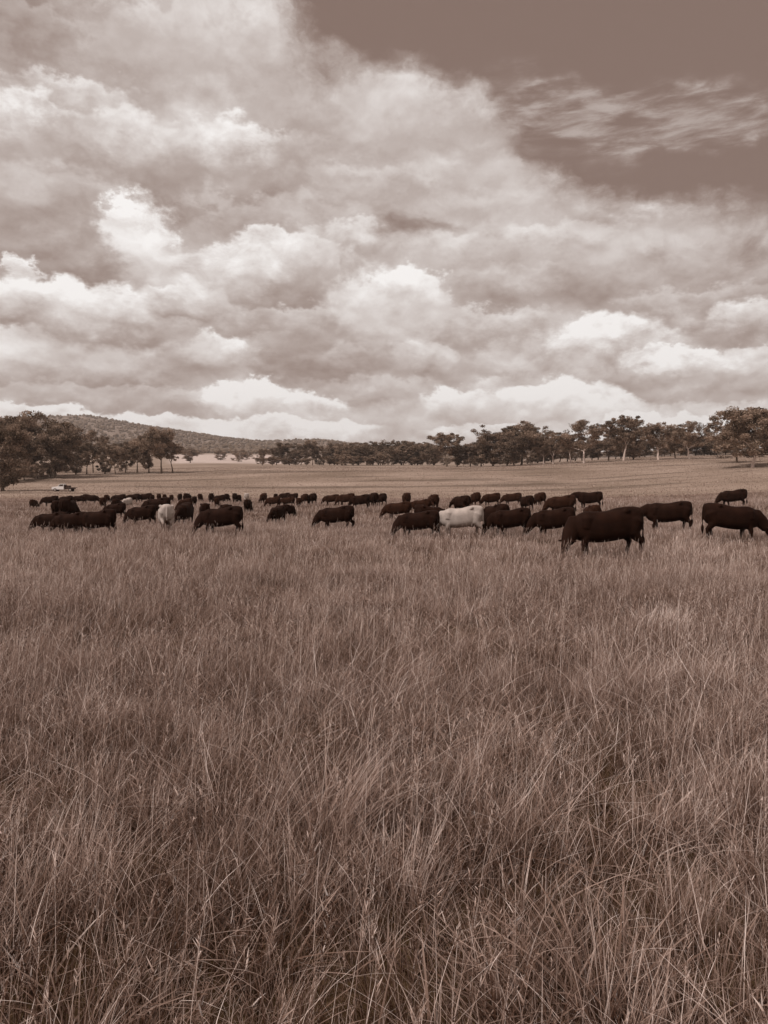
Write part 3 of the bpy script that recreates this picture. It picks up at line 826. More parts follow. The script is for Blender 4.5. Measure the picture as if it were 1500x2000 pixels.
# left grove
LG = 'gum trees of the left grove'
for (px, top, Y, kd, lab, w) in [
    (6, 822, 168, 'd', 'dark gum tree cut by the left edge, its trunk nearest the cattle', 1.0),
    (30, 812, 238, 'd', 'broad dark gum tree second from the left edge', 1.0),
    (64, 800, 236, 'o', 'tallest gum of the left grove, with loose twiggy top', 1.1),
    (108, 828, 232, 'd', 'big rounded dark gum with leaning trunk right of the tallest left one', 1.15),
    (85, 850, 250, 'd', 'dense gum filling the gap below the tallest left gum', 1.0),
    (148, 862, 262, 'd', 'low dense gum on the right shoulder of the big rounded left gum', 1.0),
    (183, 838, 285, 'o', 'thin high gum poking above the left grove before the hill', .7),
    (170, 872, 262, 'o', 'short gum under the thin high gum', 1.1),
    (205, 864, 266, 'd', 'dense gum just right of the thin high gum', .9),
    (226, 868, 258, 'o', 'open gum in the middle of the low left row', 1.0),
    (246, 862, 275, 'd', 'dense gum behind the low left row, middle', .9),
    (268, 850, 268, 'o', 'taller open gum right of the low left row', .95),
    (292, 846, 262, 'd', 'dense gum left of the grove end tree', .8),
    (316, 832, 255, 'o', 'high gum near the right end of the left grove', .95),
    (338, 862, 258, 'o', 'last low gum at the right end of the left grove', 1.0),
    (12, 850, 300, 'd', 'gum standing behind the trees at the left edge', 1.2),
    (130, 875, 290, 'd', 'gum seen between trunks behind the big rounded left gum', 1.1)]:
    place_tree(px, top, Y, kd, lab, LG, 'leaf_dark' if kd == 'd' else 'leaf', 'bark_dark', w)
for px, top, Y, lab in [(465, 878, 700, 'lone round bush at the edge of the pale field left of centre'), (432, 880, 820, 'tiny bush standing out on the pale field'),
                        (372, 874, 640, 'bush at the left end of the pale field, beside the grove'), (392, 878, 1250, 'faint bush on the far edge of the pale field')]:
    place_tree(px, top, Y, 'd', lab, None, 'leaf', 'bark_dark', 1.7, name='bush')
# low saplings at the feet of the left grove
for px, top, Y in [(18, 900, 215), (48, 903, 222), (75, 906, 228), (100, 903, 236)]:
    place_tree(px, top, Y, 'd', {18: 'bushy sapling beside the trunk nearest the left edge', 48: 'bushy sapling second from the left edge', 75: 'bushy sapling under the tallest left gum', 100: 'bushy sapling farthest right, under the big rounded left gum'}[px], 'saplings under the left grove', 'leaf', 'bark_dark', 1.6, name='sapling')

# centre
CG = 'gum trees of the middle tree line'
for (px, top, Y, kd, lab, w, bk) in [
    (513, 877, 420, 'o', 'small separate gum at the left tip of the middle tree line', 1.0, 'bark_dark'),
    (540, 872, 410, 'd', 'dense dark gum second in the middle tree line', 1.3, 'bark_dark'),
    (566, 864, 410, 'd', 'round dark gum, highest of the clump beside the pale field', 1.3, 'bark_dark'),
    (588, 876, 405, 'd', 'low dark gum right of the round dark clump', 1.3, 'bark_dark'),
    (611, 857, 415, 'o', 'sparse tall gum with pale trunk rising above the middle tree line', .9, 'bark_pale'),
    (632, 870, 420, 'o', 'open gum with pale trunk right of the sparse tall one', 1.1, 'bark_pale'),
    (873, 844, 322, 'o', 'round headed gum standing up left of the big central clump', 1.2, 'bark_dark'),
    (893, 866, 330, 'd', 'low dense gum left of the big central clump', 1.3, 'bark_dark'),
    (918, 864, 325, 'd', 'dense gum on the left flank of the big central clump', 1.3, 'bark_dark'),
    (940, 856, 322, 'd', 'dense gum stepping up to the big central clump', 1.3, 'bark_dark'),
    (962, 842, 318, 'd', 'big dense gum on the left half of the central clump', 1.2, 'bark_dark'),
    (990, 830, 314, 'd', 'big dark gum in the heart of the central clump', 1.2, 'bark_dark'),
    (1018, 822, 312, 'o', 'highest gum of the central clump, with ragged top', 1.2, 'bark_dark'),
    (1004, 850, 306, 'd', 'front gum below the highest one of the central clump', 1.3, 'bark_dark')]:
    place_tree(px, top, Y, kd, lab, CG, 'leaf_dark' if kd == 'd' else 'leaf', bk, w)
for i in range(23):
    px = 652 + i * 9.1
    place_tree(px + trnd.uniform(-6, 6), 867 + 5 * math.sin(i * 1.7) + trnd.uniform(-5, 6), trnd.uniform(385, 440), trnd.choice('ddo'),
               'gum tree in the low even wood left of the round headed gum', 'trees of the even central wood', 'leaf_dark' if i % 3 else 'leaf',
               'bark_pale' if i % 4 == 0 else 'bark_dark', 1.35)

for i in range(26):
    place_tree(520 + i * 20.5 + trnd.uniform(-8, 8), 890 + trnd.uniform(-4, 5), trnd.uniform(330, 420) if i > 16 else trnd.uniform(380, 430), 'd',
               'low bush between the trunks of the middle tree line', 'bushes between the trunks of the middle tree line', 'leaf', 'bark_dark', 1.9, name='bush')
# right
RG = 'pale trunked gums on the right'
for (px, top, Y, kd, lab, w, bk, kk) in [
    (1062, 852, 304, 'o', 'lower gum right of the central clump', 1.1, 'bark_pale', 0),
    (1080, 842, 300, 'o', 'gum with slim pale forked trunk right of the central clump', 1.1, 'bark_pale', 1),
    (1140, 818, 284, 'o', 'spreading open gum with straight white trunk', 1.25, 'bark_pale', 3),
    (1114, 846, 296, 'o', 'small gum left of the straight white trunk', 1.1, 'bark_pale', 2),
    (1188, 834, 298, 'o', 'gum between the straight white trunk and the dome topped gum', 1.1, 'bark_dark', 1),
    (1217, 811, 288, 'o', 'tall dome topped gum with pale trunk, second group on the right', 1.05, 'bark_pale', 2),
    (1236, 836, 300, 'd', 'dense gum leaning on the right of the dome topped gum', 1.0, 'bark_dark', 1),
    (1285, 822, 274, 'o', 'gum with white trunk dividing into fan of limbs', 1.15, 'bark_pale', 0),
    (1318, 832, 290, 'd', 'dense gum between the two white forked gums', 1.0, 'bark_dark', 2),
    (1345, 821, 270, 'o', 'gum with long pale limb reaching right, beside the gap in the trees', 1.15, 'bark_pale', 3),
    (1468, 788, 198, 'd', 'largest gum, near the right edge, forked low over its own shade', 1.2, 'bark_pale', 2),
    (1438, 826, 225, 'o', 'gum behind the left side of the largest gum', 1.15, 'bark_dark', 0),
    (1508, 790, 205, 'd', 'dark gum cut by the right edge', 1.2, 'bark_dark', 2)]:
    place_tree(px, top, Y, kd, lab, RG, 'leaf', bk, w, k=kk)
for i in range(30):
    px = 1030 + i * 15.5
    place_tree(px + trnd.uniform(-4, 4), 860 - (4 if px > 1200 else 0) + trnd.uniform(-6, 8), trnd.uniform(345, 400), 'd',
               'dark gum in the low wood behind the right hand pale trunked gums', 'trees of the dark wood behind the right hand gums', 'leaf_dark', 'bark_dark', 1.5)

# far woodland on the hills, one mass
def far_wood():
    r = np.random.default_rng(5)
    bmv, bmf, tn = [], [], []
    ico = bmesh.new(); bmesh.ops.create_icosphere(ico, subdivisions=1, radius=1)
    iv = np.array([v.co[:] for v in ico.verts]); fi = np.array([[v.index for v in f.verts] for f in ico.faces]); ico.free()
    n = 12000
    y = r.uniform(1450, 2700, n); u = r.uniform(-150, 1650, n)
    y[:700] = r.uniform(2540, 2660, 700); u[:700] = r.uniform(-100, 760, 700)
    y[700:1000] = r.uniform(1380, 1440, 300); u[700:1000] = r.uniform(150, 620, 300)
    x = (u - 750) / F * y
    z = Z(x, y); s = r.uniform(2.0, 4.6, n)
    V = iv[None] * s[:, None, None] * r.uniform(.55, 1.4, (n, len(iv), 1)) * np.array([1.1, 1.1, 1.0])
    V = V + np.stack([x, y, z + s * .6], 1)[:, None]
    Fq = (fi[None] + (np.arange(n) * len(iv))[:, None, None]).reshape(-1, 3)
    me = np_mesh('hill_woodland', V.reshape(-1, 3), [Fq], 3, M['leaf_far'], {'tone': np.repeat(r.uniform(0, 1, n), len(iv))})
    tag(link_mesh('hill_woodland', me), 'scrubby woodland covering the far hills behind the trees', 'woodland', kind='stuff')
far_wood()

# dead branches heap near the largest gum
def branch_heap():
    V, Fc = [], []
    rr = random.Random(8)
    for i in range(26):
        p = Vector((rr.uniform(-3.2, 3.0), rr.uniform(-1.2, 1.2), rr.uniform(0, .5)))
        d = Vector((rr.uniform(-1, 1), rr.uniform(-.6, .6), rr.uniform(-.05, .45))).normalized()
        L = rr.uniform(.8, 2.6); pts = [p]; q = p
        for k in range(3):
            d = (d + Vector((rr.gauss(0, .2), rr.gauss(0, .2), rr.gauss(0, .15)))).normalized(); q = q + d * L / 3; pts.append(q)
        r0 = rr.uniform(.05, .16)
        tube(V, Fc, pts, [r0, r0 * .8, r0 * .6, r0 * .3], 6)
    me = bpy.data.meshes.new('fallen_branches'); me.from_pydata([tuple(v) for v in V], [], Fc); me.update()
    o = link_mesh('fallen_branches', me, M['log'])
    x, y, z = at_dist(1418, 262); o.location = (x, y, z + .1)
    tag(o, 'dark heap of fallen branches in the grass left of the largest gum', 'branches')
branch_heap()

# ------------------------------------------------------------------ cattle
def loft(bm, secs, n=20, ex=2.4):
    """secs: (centre Vector, half-width, half-height, direction Vector); superellipse rings"""
    rings = []
    for (c, hw, hh, d) in secs:
        d = d.normalized()
        yv = Vector((0, 1, 0))
        side = (yv - d * d.y).normalized() if abs(d.y) < .8 else Vector((0, 0, 1)).cross(d).normalized()
        up = d.cross(side).normalized()
        ring = []
        for k in range(n):
            a = 2 * math.pi * k / n
            ca, sa = math.cos(a), math.sin(a)
            x = math.copysign(abs(ca) ** (2 / ex), ca); y = math.copysign(abs(sa) ** (2 / ex), sa)
            ring.append(bm.verts.new(c + side * x * hw + up * y * hh))
        rings.append(ring)
    for a, b in zip(rings, rings[1:]):
        for k in range(n): bm.faces.new((a[k], a[(k + 1) % n], b[(k + 1) % n], b[k]))
    bm.faces.new(list(reversed(rings[0]))); bm.faces.new(rings[-1])
def chain(bm, pts, rw, rh=None, n=14, ex=2.0):
    rh = rh or rw
    secs = []
    for i, p in enumerate(pts):
        d = pts[min(i + 1, len(pts) - 1)] - pts[max(i - 1, 0)]
        secs.append((p, rw[i], rh[i], d))
    loft(bm, secs, n, ex)

def make_cow(name, graze=1.0, head_yaw=0.0, legs=(0, 0, 0, 0), tail=0.0, udder=False, voxel=.022, thick=1.0):
    """graze 1 = muzzle in the grass, 0 = head level with the back; +X forward, feet at z=0"""
    bm = bmesh.new()
    X = Vector((1, 0, 0))
    prof = [(-.90, 1.25, .96, .13), (-.875, 1.325, .82, .20), (-.80, 1.36, .70, .26), (-.66, 1.375, .62, .30), (-.48, 1.372, .58, .32),
            (-.25, 1.345, .53, .35), (0, 1.32, .49, .375), (.22, 1.315, .48, .37), (.42, 1.335, .49, .335), (.58, 1.345, .52, .30),
            (.72, 1.31, .55, .26), (.84, 1.25, .60, .21), (.95, 1.14, .74, .14)]
    prof = [(x, t - graze * .12 * max(0, x + .25) - .03 * math.exp(-((x - .05) / .28) ** 2), b - .035 - graze * .05 * max(0, x), w) for x, t, b, w in prof]
    loft(bm, [(Vector((x, 0, (t + b) / 2)), w * thick, (t - b) / 2, X) for x, t, b, w in prof], 28, 2.7)
    for s in (-1, 1):     # hip bones, haunches and shoulder blades stand out of the barrel
        chain(bm, [Vector((-.50, s * .20, 1.26)), Vector((-.42, s * .27, 1.28)), Vector((-.33, s * .25, 1.22))], [.06, .08, .05], [.05, .075, .05], 10)
        chain(bm, [Vector((-.74, s * .13, 1.20)), Vector((-.66, s * .20, 1.02)), Vector((-.60, s * .21, .80))], [.10, .145, .11], [.13, .24, .19], 14)
        chain(bm, [Vector((.58, s * .12, 1.24 - .05 * graze)), Vector((.56, s * .20, 1.05)), Vector((.60, s * .22, .80))], [.07, .125, .10], [.09, .18, .14], 14)
    # neck and head
    g = graze
    cy, sy = math.cos(head_yaw), math.sin(head_yaw)
    def lerp(a, b): return a * g + b * (1 - g)
    n0 = Vector((.58, 0, lerp(.90, 1.02)))
    n1 = Vector((.86, 0, lerp(.87, 1.10)))
    n2 = Vector((.86 + lerp(.20, .26) * cy, lerp(.20, .26) * sy, lerp(.68, 1.17)))
    n3 = Vector((.86 + lerp(.36, .50) * cy, lerp(.36, .50) * sy, lerp(.47, 1.22)))
    chain(bm, [n0, n1, n2, n3], [.22, .19, .145, .115], [.27, .285, .225, .165], 16, 2.1)
    hd = Vector((lerp(.42, .72) * cy, lerp(.42, .72) * sy, lerp(-.90, -.62))).normalized()
    poll = n3 + Vector((0, 0, .045)) - hd * .03
    hp = [poll, poll + hd * .10, poll + hd * .22, poll + hd * .36, poll + hd * .46, poll + hd * .50]
    chain(bm, hp, [.085, .115, .105, .075, .078, .055], [.09, .125, .115, .085, .075, .05], 14, 2.2)
    side = Vector((-sy, cy, 0))
    for s in (-1, 1):   # ears
        e0 = poll + hd * .05 + side * s * .08
        ed = (side * s + Vector((0, 0, -.12)) - hd * .1).normalized()
        chain(bm, [e0, e0 + ed * .07, e0 + ed * .15, e0 + ed * .21], [.03, .055, .05, .012], [.022, .026, .024, .012], 10)
    # legs
    for i, s in enumerate((-1, 1)):
        o = legs[i]
        chain(bm, [Vector((.58, s * .17, .98)), Vector((.54, s * .18, .76)), Vector((.53 + o * .35, s * .175, .60)), Vector((.56 + o * .8, s * .17, .40)),
                   Vector((.55 + o * .9, s * .165, .30)), Vector((.55 + o, s * .165, .12)), Vector((.58 + o, s * .165, .06)), Vector((.60 + o, s * .165, 0.0))],
              [.11, .115, .095, .07, .06, .053, .06, .065], [.18, .16, .12, .08, .065, .058, .065, .075], 14)
        o = legs[2 + i]
        chain(bm, [Vector((-.58, s * .16, 1.08)), Vector((-.60, s * .19, .86)), Vector((-.57 + o * .3, s * .195, .70)), Vector((-.66 + o * .6, s * .18, .56)),
                   Vector((-.755 + o * .8, s * .17, .46)), Vector((-.73 + o * .9, s * .165, .32)), Vector((-.70 + o, s * .165, .12)), Vector((-.67 + o, s * .165, .06)), Vector((-.65 + o, s * .165, 0))],
              [.13, .14, .12, .085, .062, .05, .046, .055, .06], [.24, .22, .18, .11, .07, .055, .05, .06, .07], 14)
    # brisket
    chain(bm, [Vector((.45, 0, .66)), Vector((.70, 0, .68)), Vector((.86, 0, .84))], [.15, .15, .09], [.16, .17, .12], 12)
    if udder:
        chain(bm, [Vector((-.52, 0, .66)), Vector((-.42, 0, .56)), Vector((-.28, 0, .57))], [.12, .14, .08], [.10, .11, .07], 12)
    # tail
    chain(bm, [Vector((-.80, 0, 1.28)), Vector((-.89, 0, 1.24)), Vector((-.925, tail * .3, 1.05)), Vector((-.925, tail * .7, .82)), Vector((-.92, tail, .60))],
          [.04, .034, .028, .024, .024], None, 10)
    bmesh.ops.recalc_face_normals(bm, faces=bm.faces)
    me = bpy.data.meshes.new(name); bm.to_mesh(me); bm.free()
    o = bpy.data.objects.new(name, me); COL.objects.link(o)
    rm = o.modifiers.new('r', 'REMESH'); rm.mode = 'VOXEL'; rm.voxel_size = voxel; rm.use_smooth_shade = True
    sm = o.modifiers.new('s', 'SMOOTH'); sm.factor = .5; sm.iterations = 4
    dg = bpy.context.evaluated_depsgraph_get()
    out = bpy.data.meshes.new_from_object(o.evaluated_get(dg))
    out.name = name
    out.polygons.foreach_set('use_smooth', np.ones(len(out.polygons), bool))
    bpy.data.objects.remove(o)
    eyes = [poll + hd * .17 + side * s * .098 - hd.cross(side) * 0 for s in (-1, 1)]
    return out, eyes, Vector((-.92, tail, .60))

VAR = dict(
    a=make_cow('cow_grazing', 1.0, 0.0, (.10, -.12, -.08, .16), .02),
    b=make_cow('cow_grazing_turned', 1.0, 0.75, (-.05, .12, .14, -.12), .05),
    c=make_cow('cow_grazing_turned_back', .95, -0.55, (.0, .16, .08, -.14), -.04),
    d=make_cow('cow_half_raised', .55, 0.25, (-.08, .10, .12, -.10), .03),
    e=make_cow('cow_head_level', .12, 0.2, (.04, -.08, -.04, .10), .02),
    f=make_cow('cow_cream', .95, -0.5, (.02, .12, .10, -.12), .02, udder=True, thick=.96),
)
def strip_mats(me, m):
    c = me.copy(); c.materials.clear(); c.materials.append(M[m]); return c
cow_mesh = {}
def eye_mesh():
    bm = bmesh.new(); bmesh.ops.create_icosphere(bm, subdivisions=2, radius=.022)
    me = bpy.data.meshes.new('eye'); bm.to_mesh(me); bm.free(); me.materials.append(M['horn']); return me
def tuft_mesh():
    V, Fc = [], []
    rr = random.Random(4)
    for i in range(14):
        a = rr.uniform(0, 6.28)
        e = Vector((math.cos(a) * .035, math.sin(a) * .035, 0))
        tube(V, Fc, [Vector((0, 0, .04)), e + Vector((0, 0, -.07)), e * 1.1 + Vector((0, 0, -.17)), e * .3 + Vector((0, 0, -.27 - rr.uniform(0, .06)))], [.012, .014, .011, .003], 5)
    me = bpy.data.meshes.new('tail_tuft'); me.from_pydata([tuple(v) for v in V], [], Fc); me.update(); me.materials.append(M['black']); return me
EYE_ME, TUFT_ME = eye_mesh(), tuft_mesh()
crnd = random.Random(12)

def place_cow(x0, x1, top, feet, face, var, coat, label, group):
    """x0..x1 extent, back and feet rows in the photograph; face: L/R + t(oward)/a(way)"""
    cx = (x0 + x1) / 2
    feet = feet + .10 * (feet - top)      # hooves stand a little below where the grass swallows the legs
    g = ground_at(cx, feet)
    H = (feet - top) / F * g.y
    s = H / 1.375
    ratio = (x1 - x0) / F * g.y / s                    # metres at cow scale
    lo, L, W = .62, 2.02, .72
    # apparent length = L cos a + W sin a
    best = min((abs(L * math.cos(R(a)) + W * math.sin(R(a)) - ratio), a) for a in range(0, 91, 2))[1]
    sx = .94
    if ratio > 1.62:                                            # plain side view, stocky or long
        best = 2 + 5 * (len(cow_mesh) % 3); sx = min(1.0, max(.86, ratio / 2.06))
    a = R(best)
    sign = 1 if face[1] == 't' else -1
    if face[0] == 'L': yaw = math.pi + sign * a
    else: yaw = -sign * a
    key = (var, coat)
    if key not in cow_mesh: cow_mesh[key] = strip_mats(VAR[var][0], coat)
    off = .17 * s
    o = link_mesh('cow', cow_mesh[key])
    px_, py_ = g.x - math.cos(yaw) * off, g.y - math.sin(yaw) * off
    o.location = (px_, py_, z1(px_, py_))
    o.rotation_euler = (0, 0, yaw)
    o.scale = (s * sx, s * crnd.uniform(.95, 1.05), s)
    tag(o, label, 'cow', group)
    if (feet - top) > 30:
        for e in VAR[var][1]:
            c = link_mesh('eye', EYE_ME, parent=o); c.location = e
        c = link_mesh('tail_tuft', TUFT_ME, parent=o); c.location = VAR[var][2]
    return s, best

NEAR = 'cattle in the nearest row'
MID = 'cattle of the middle rows'
FAR = 'cattle strung along the far edge of the herd'
cows = [
 (1094, 1252, 989, 1083, 'Lt', 'b', 'black', 'biggest and nearest black cow, grazing with its head down towards the camera', NEAR),
 (1368, 1503, 982, 1052, 'Rt', 'a', 'black', 'black cow grazing to the right at the right edge of the picture', NEAR),
 (1247, 1349, 978, 1035, 'La', 'd', 'black', 'black cow with half raised head between the biggest cow and the right edge cow', NEAR),
 (1401, 1456, 955, 989, 'La', 'a', 'black', 'small black cow grazing alone on the rise above the right edge cow', MID),
 (1122, 1175, 960, 992, 'La', 'e', 'black', 'black cow holding its head level above and behind the biggest cow', MID),
 (1140, 1168, 985, 1030, 'La', 'c', 'dark2', 'cow seen only as a round back behind the biggest cow', MID),
 (1033, 1118, 990, 1048, 'La', 'a', 'black', 'black cow grazing just left of the biggest cow', NEAR),
 (1064, 1121, 966, 1004, 'La', 'a', 'dark2', 'dark cow grazing behind the cow just left of the biggest one', MID),
 (950, 1033, 991, 1045, 'La', 'a', 'black', 'front one of the two overlapping black cows right of the large cream cow', NEAR),
 (933, 996, 983, 1036, 'La', 'c', 'black', 'rear one of the two overlapping black cows right of the large cream cow', NEAR),
 (849, 940, 987, 1046, 'La', 'f', 'cream', 'large cream cow among black ones right of the picture centre', NEAR),
 (768, 856, 996, 1049, 'La', 'b', 'black', 'black cow grazing to the left directly left of the large cream cow', NEAR),
 (812, 877, 985, 1032, 'Ra', 'a', 'black', 'black cow whose back shows above the one left of the large cream cow', NEAR),
 (746, 802, 979, 1013, 'La', 'a', 'dark2', 'dark cow grazing left of and behind the pair beside the large cream cow', MID),
 (798, 840, 974, 1003, 'La', 'a', 'dark2', 'dark cow half hidden between its neighbours above the pair by the cream cow', MID),
 (833, 858, 965, 995, 'La', 'c', 'dark2', 'narrow end on cow standing above the pair by the large cream cow', MID),
 (782, 804, 962, 989, 'La', 'c', 'dark2', 'narrow end on cow left of the other end on one in the centre right', MID),
 (879, 920, 967, 1001, 'La', 'd', 'black', 'black cow right behind the back of the large cream cow', MID),
 (916, 939, 961, 988, 'La', 'a', 'dark2', 'small cow directly above the head end of the large cream cow', MID),
 (939, 976, 962, 988, 'Lt', 'a', 'dark2', 'small cow with an ear showing, first right of the one above the cream cow', MID),
 (979, 1017, 962, 986, 'La', 'a', 'dark2', 'small cow grazing left with its neck stretched, above the overlapping pair', MID),
 (1012, 1042, 967, 996, 'La', 'c', 'black', 'stocky cow above the overlapping pair, left of the dark grazing one', MID),
 (1041, 1065, 961, 987, 'La', 'a', 'dark2', 'smallest cow between the stocky one and the dark grazing one', MID),
 (613, 692, 987, 1033, 'La', 'a', 'black', 'black cow grazing alone in the middle of the picture', NEAR),
 (523, 558, 987, 1022, 'Lt', 'c', 'black', 'left one of the two touching cows near the centre left', MID),
 (550, 581, 984, 1010, 'Ra', 'a', 'black', 'right one of the two touching cows near the centre left', MID),
 (629, 662, 965, 986, 'La', 'a', 'dark2', 'leftmost cow of the long joined line right of centre', FAR),
 (656, 692, 963, 987, 'La', 'a', 'dark2', 'second cow of the long joined line right of centre', FAR),
 (681, 720, 965, 993, 'La', 'c', 'black', 'third cow of the long joined line, stepping forward out of it', FAR),
 (711, 742, 962, 988, 'La', 'a', 'black', 'fourth cow of the long joined line right of centre', FAR),
 (727, 758, 963, 987, 'La', 'a', 'black', 'rightmost cow of the long joined line, ending with a square rump', FAR),
 (507, 521, 963, 983, 'Lt', 'c', 'dark2', 'narrow cow at the left tip of the cluster right of the small white one', FAR),
 (518, 546, 969, 990, 'La', 'a', 'dark2', 'front left cow of the cluster right of the small white one', FAR),
 (541, 579, 970, 989, 'La', 'a', 'dark2', 'front middle cow of the cluster right of the small white one', FAR),
 (532, 545, 964, 979, 'La', 'c', 'black', 'tiny cow at the back left of the cluster right of the small white one', FAR),
 (543, 566, 962, 977, 'La', 'a', 'black', 'back middle cow of the cluster right of the small white one', FAR),
 (560, 582, 963, 977, 'La', 'a', 'black', 'back right cow of the cluster right of the small white one', FAR),
 (575, 591, 972, 990, 'La', 'c', 'dark2', 'front right cow of the cluster right of the small white one', FAR),
 (582, 606, 964, 985, 'La', 'a', 'dark2', 'last but one cow at the right end of the centre left cluster', FAR),
 (596, 622, 963, 985, 'La', 'a', 'black', 'last cow at the right end of the centre left cluster', FAR),
 (477, 493, 975, 1001, 'La', 'c', 'black', 'black cow seen end on in front of the small round white one', MID),
 (475, 489, 963, 981, 'La', 'c', 'cream', 'small round white cow at the back near the herd centre', FAR),
 (383, 472, 988, 1043, 'La', 'b', 'black', 'large black cow grazing left, nearest one in the left half centre', NEAR),
 (415, 462, 984, 1026, 'La', 'a', 'black', 'cow whose back shows just above the large black one left of centre', MID),
 (382, 418, 982, 1018, 'La', 'c', 'black', 'cow behind the shoulder of the large black one left of centre', MID),
 (345, 374, 981, 1026, 'Lt', 'c', 'black', 'black cow seen end on, directly right of the left cream cow', NEAR),
 (296, 352, 984, 1036, 'La', 'f', 'cream', 'cream cow in the left half between black ones', NEAR),
 (244, 302, 986, 1027, 'La', 'a', 'black', 'black cow grazing directly left of the left cream cow', NEAR),
 (276, 331, 971, 1008, 'La', 'a', 'black', 'black cow behind the back of the left cream cow', MID),
 (346, 374, 973, 1000, 'Lt', 'c', 'dark2', 'cow standing behind the end on one beside the left cream cow', MID),
 (150, 224, 994, 1045, 'La', 'a', 'black', 'right cow of the three joined ones at the left, with rear legs showing', NEAR),
 (100, 172, 999, 1044, 'La', 'a', 'black', 'middle cow of the three joined ones at the left', NEAR),
 (60, 132, 999, 1040, 'La', 'a', 'black', 'left cow of the three joined ones at the left, its nose out to the left', NEAR),
 (107, 130, 977, 1012, 'La', 'c', 'black', 'left one of two end on cows standing behind the three joined ones', MID),
 (124, 147, 974, 1012, 'Ra', 'c', 'black', 'right one of two end on cows standing behind the three joined ones', MID),
 (200, 244, 982, 1012, 'La', 'a', 'black', 'black cow behind the rump of the right joined one', MID),
 (217, 243, 974, 1006, 'La', 'c', 'black', 'end on cow rising behind the one at the rump of the joined three', MID),
 (60, 74, 975, 994, 'La', 'c', 'dark2', 'leftmost small cow, standing apart as a round dot', FAR),
 (80, 113, 968, 988, 'Lt', 'a', 'black', 'small cow grazing left at the left end of the back row', FAR),
 (114, 142, 968, 985, 'La', 'a', 'black', 'second small cow of the back row from the left', FAR),
 (138, 168, 967, 984, 'La', 'a', 'black', 'third small cow of the back row from the left', FAR),
 (160, 198, 965, 984, 'Ra', 'a', 'black', 'fourth small cow of the back row, its back rising highest there', FAR),
 (189, 213, 971, 993, 'La', 'c', 'dark2', 'end on cow just in front of the back row, left of the small white calf', FAR),
 (203, 216, 966, 982, 'La', 'c', 'dark2', 'faint small cow behind the end on one in the left back row', FAR),
 (239, 256, 972, 992, 'Lt', 'c', 'cream', 'small white calf in the left back row', FAR),
 (214, 248, 965, 982, 'La', 'a', 'black', 'small cow of the back row above and left of the small white calf', FAR),
 (243, 274, 964, 981, 'La', 'a', 'black', 'small cow of the back row right above the small white calf', FAR),
 (268, 296, 963, 981, 'La', 'a', 'black', 'small cow of the back row behind the black cow next to the left cream one', FAR),
 (288, 306, 966, 982, 'La', 'c', 'black', 'small cow of the back row ending its continuous left part', FAR),
 (303, 318, 964, 979, 'La', 'c', 'dark2', 'first separate small cow after the continuous left part of the back row', FAR),
 (316, 328, 965, 979, 'La', 'c', 'dark2', 'second separate small cow above the left cream cow', FAR),
 (328, 342, 966, 980, 'La', 'c', 'dark2', 'third separate small cow above the left cream cow', FAR),
 (342, 360, 964, 979, 'La', 'a', 'black', 'small cow left of the taller end on one in the back row', FAR),
 (360, 374, 963, 986, 'La', 'c', 'black', 'taller end on cow in the back row above the one beside the cream cow', FAR),
 (370, 389, 969, 988, 'La', 'a', 'black', 'small cow right of the taller end on one in the back row', FAR),
 (386, 397, 964, 979, 'La', 'c', 'dark2', 'slim far cow before the gap left of the two joined back row cows', FAR),
 (402, 422, 963, 981, 'La', 'a', 'black', 'left of the two joined back row cows above the large black one', FAR),
 (416, 439, 966, 983, 'La', 'a', 'black', 'right of the two joined back row cows above the large black one', FAR),
 (417, 431, 972, 990, 'La', 'c', 'dark2', 'small cow below the two joined back row cows', FAR),
 (439, 449, 964, 980, 'La', 'c', 'black', 'isolated slim cow in the back row left of the last pair', FAR),
 (452, 466, 963, 981, 'La', 'c', 'black', 'left of the last back row pair beside the small round white cow', FAR),
 (461, 473, 966, 981, 'La', 'c', 'black', 'right of the last back row pair beside the small round white cow', FAR),
]
for c in cows:
    s, a = place_cow(*c)
    print('cow', c[:4], 'scale %.2f angle %d' % (s, a))

# ------------------------------------------------------------------ ute with dark tray
def box(bm, x0, x1, y0, y1, z0, z1_, bev=.03):
    b = bmesh.new(); bmesh.ops.create_cube(b, size=1)
    for v in b.verts: v.co = Vector(((x0 + x1) / 2 + v.co.x * (x1 - x0), (y0 + y1) / 2 + v.co.y * (y1 - y0), (z0 + z1_) / 2 + v.co.z * (z1_ - z0)))
    if bev: bmesh.ops.bevel(b, geom=list(b.edges), offset=bev, segments=2, affect='EDGES')
    me = bpy.data.meshes.new('t'); b.to_mesh(me); b.free(); bm.from_mesh(me); bpy.data.meshes.remove(me)
def prism(bm, poly, y0, y1, bev=.03):
    b = bmesh.new()
    lo = [b.verts.new((x, y0, z)) for x, z in poly]; hi = [b.verts.new((x, y1, z)) for x, z in poly]
    b.faces.new(lo); b.faces.new(list(reversed(hi)))
    for k in range(len(poly)):
        j = (k + 1) % len(poly); b.faces.new((lo[j], lo[k], hi[k], hi[j]))
    bmesh.ops.recalc_face_normals(b, faces=b.faces)
    if bev: bmesh.ops.bevel(b, geom=list(b.edges), offset=bev, segments=2, affect='EDGES')
    me = bpy.data.meshes.new('t'); b.to_mesh(me); b.free(); bm.from_mesh(me); bpy.data.meshes.remove(me)
def part(name, bm, mat, parent):
    me = bpy.data.meshes.new(name); bm.to_mesh(me); bm.free()
    return link_mesh(name, me, M[mat], parent)
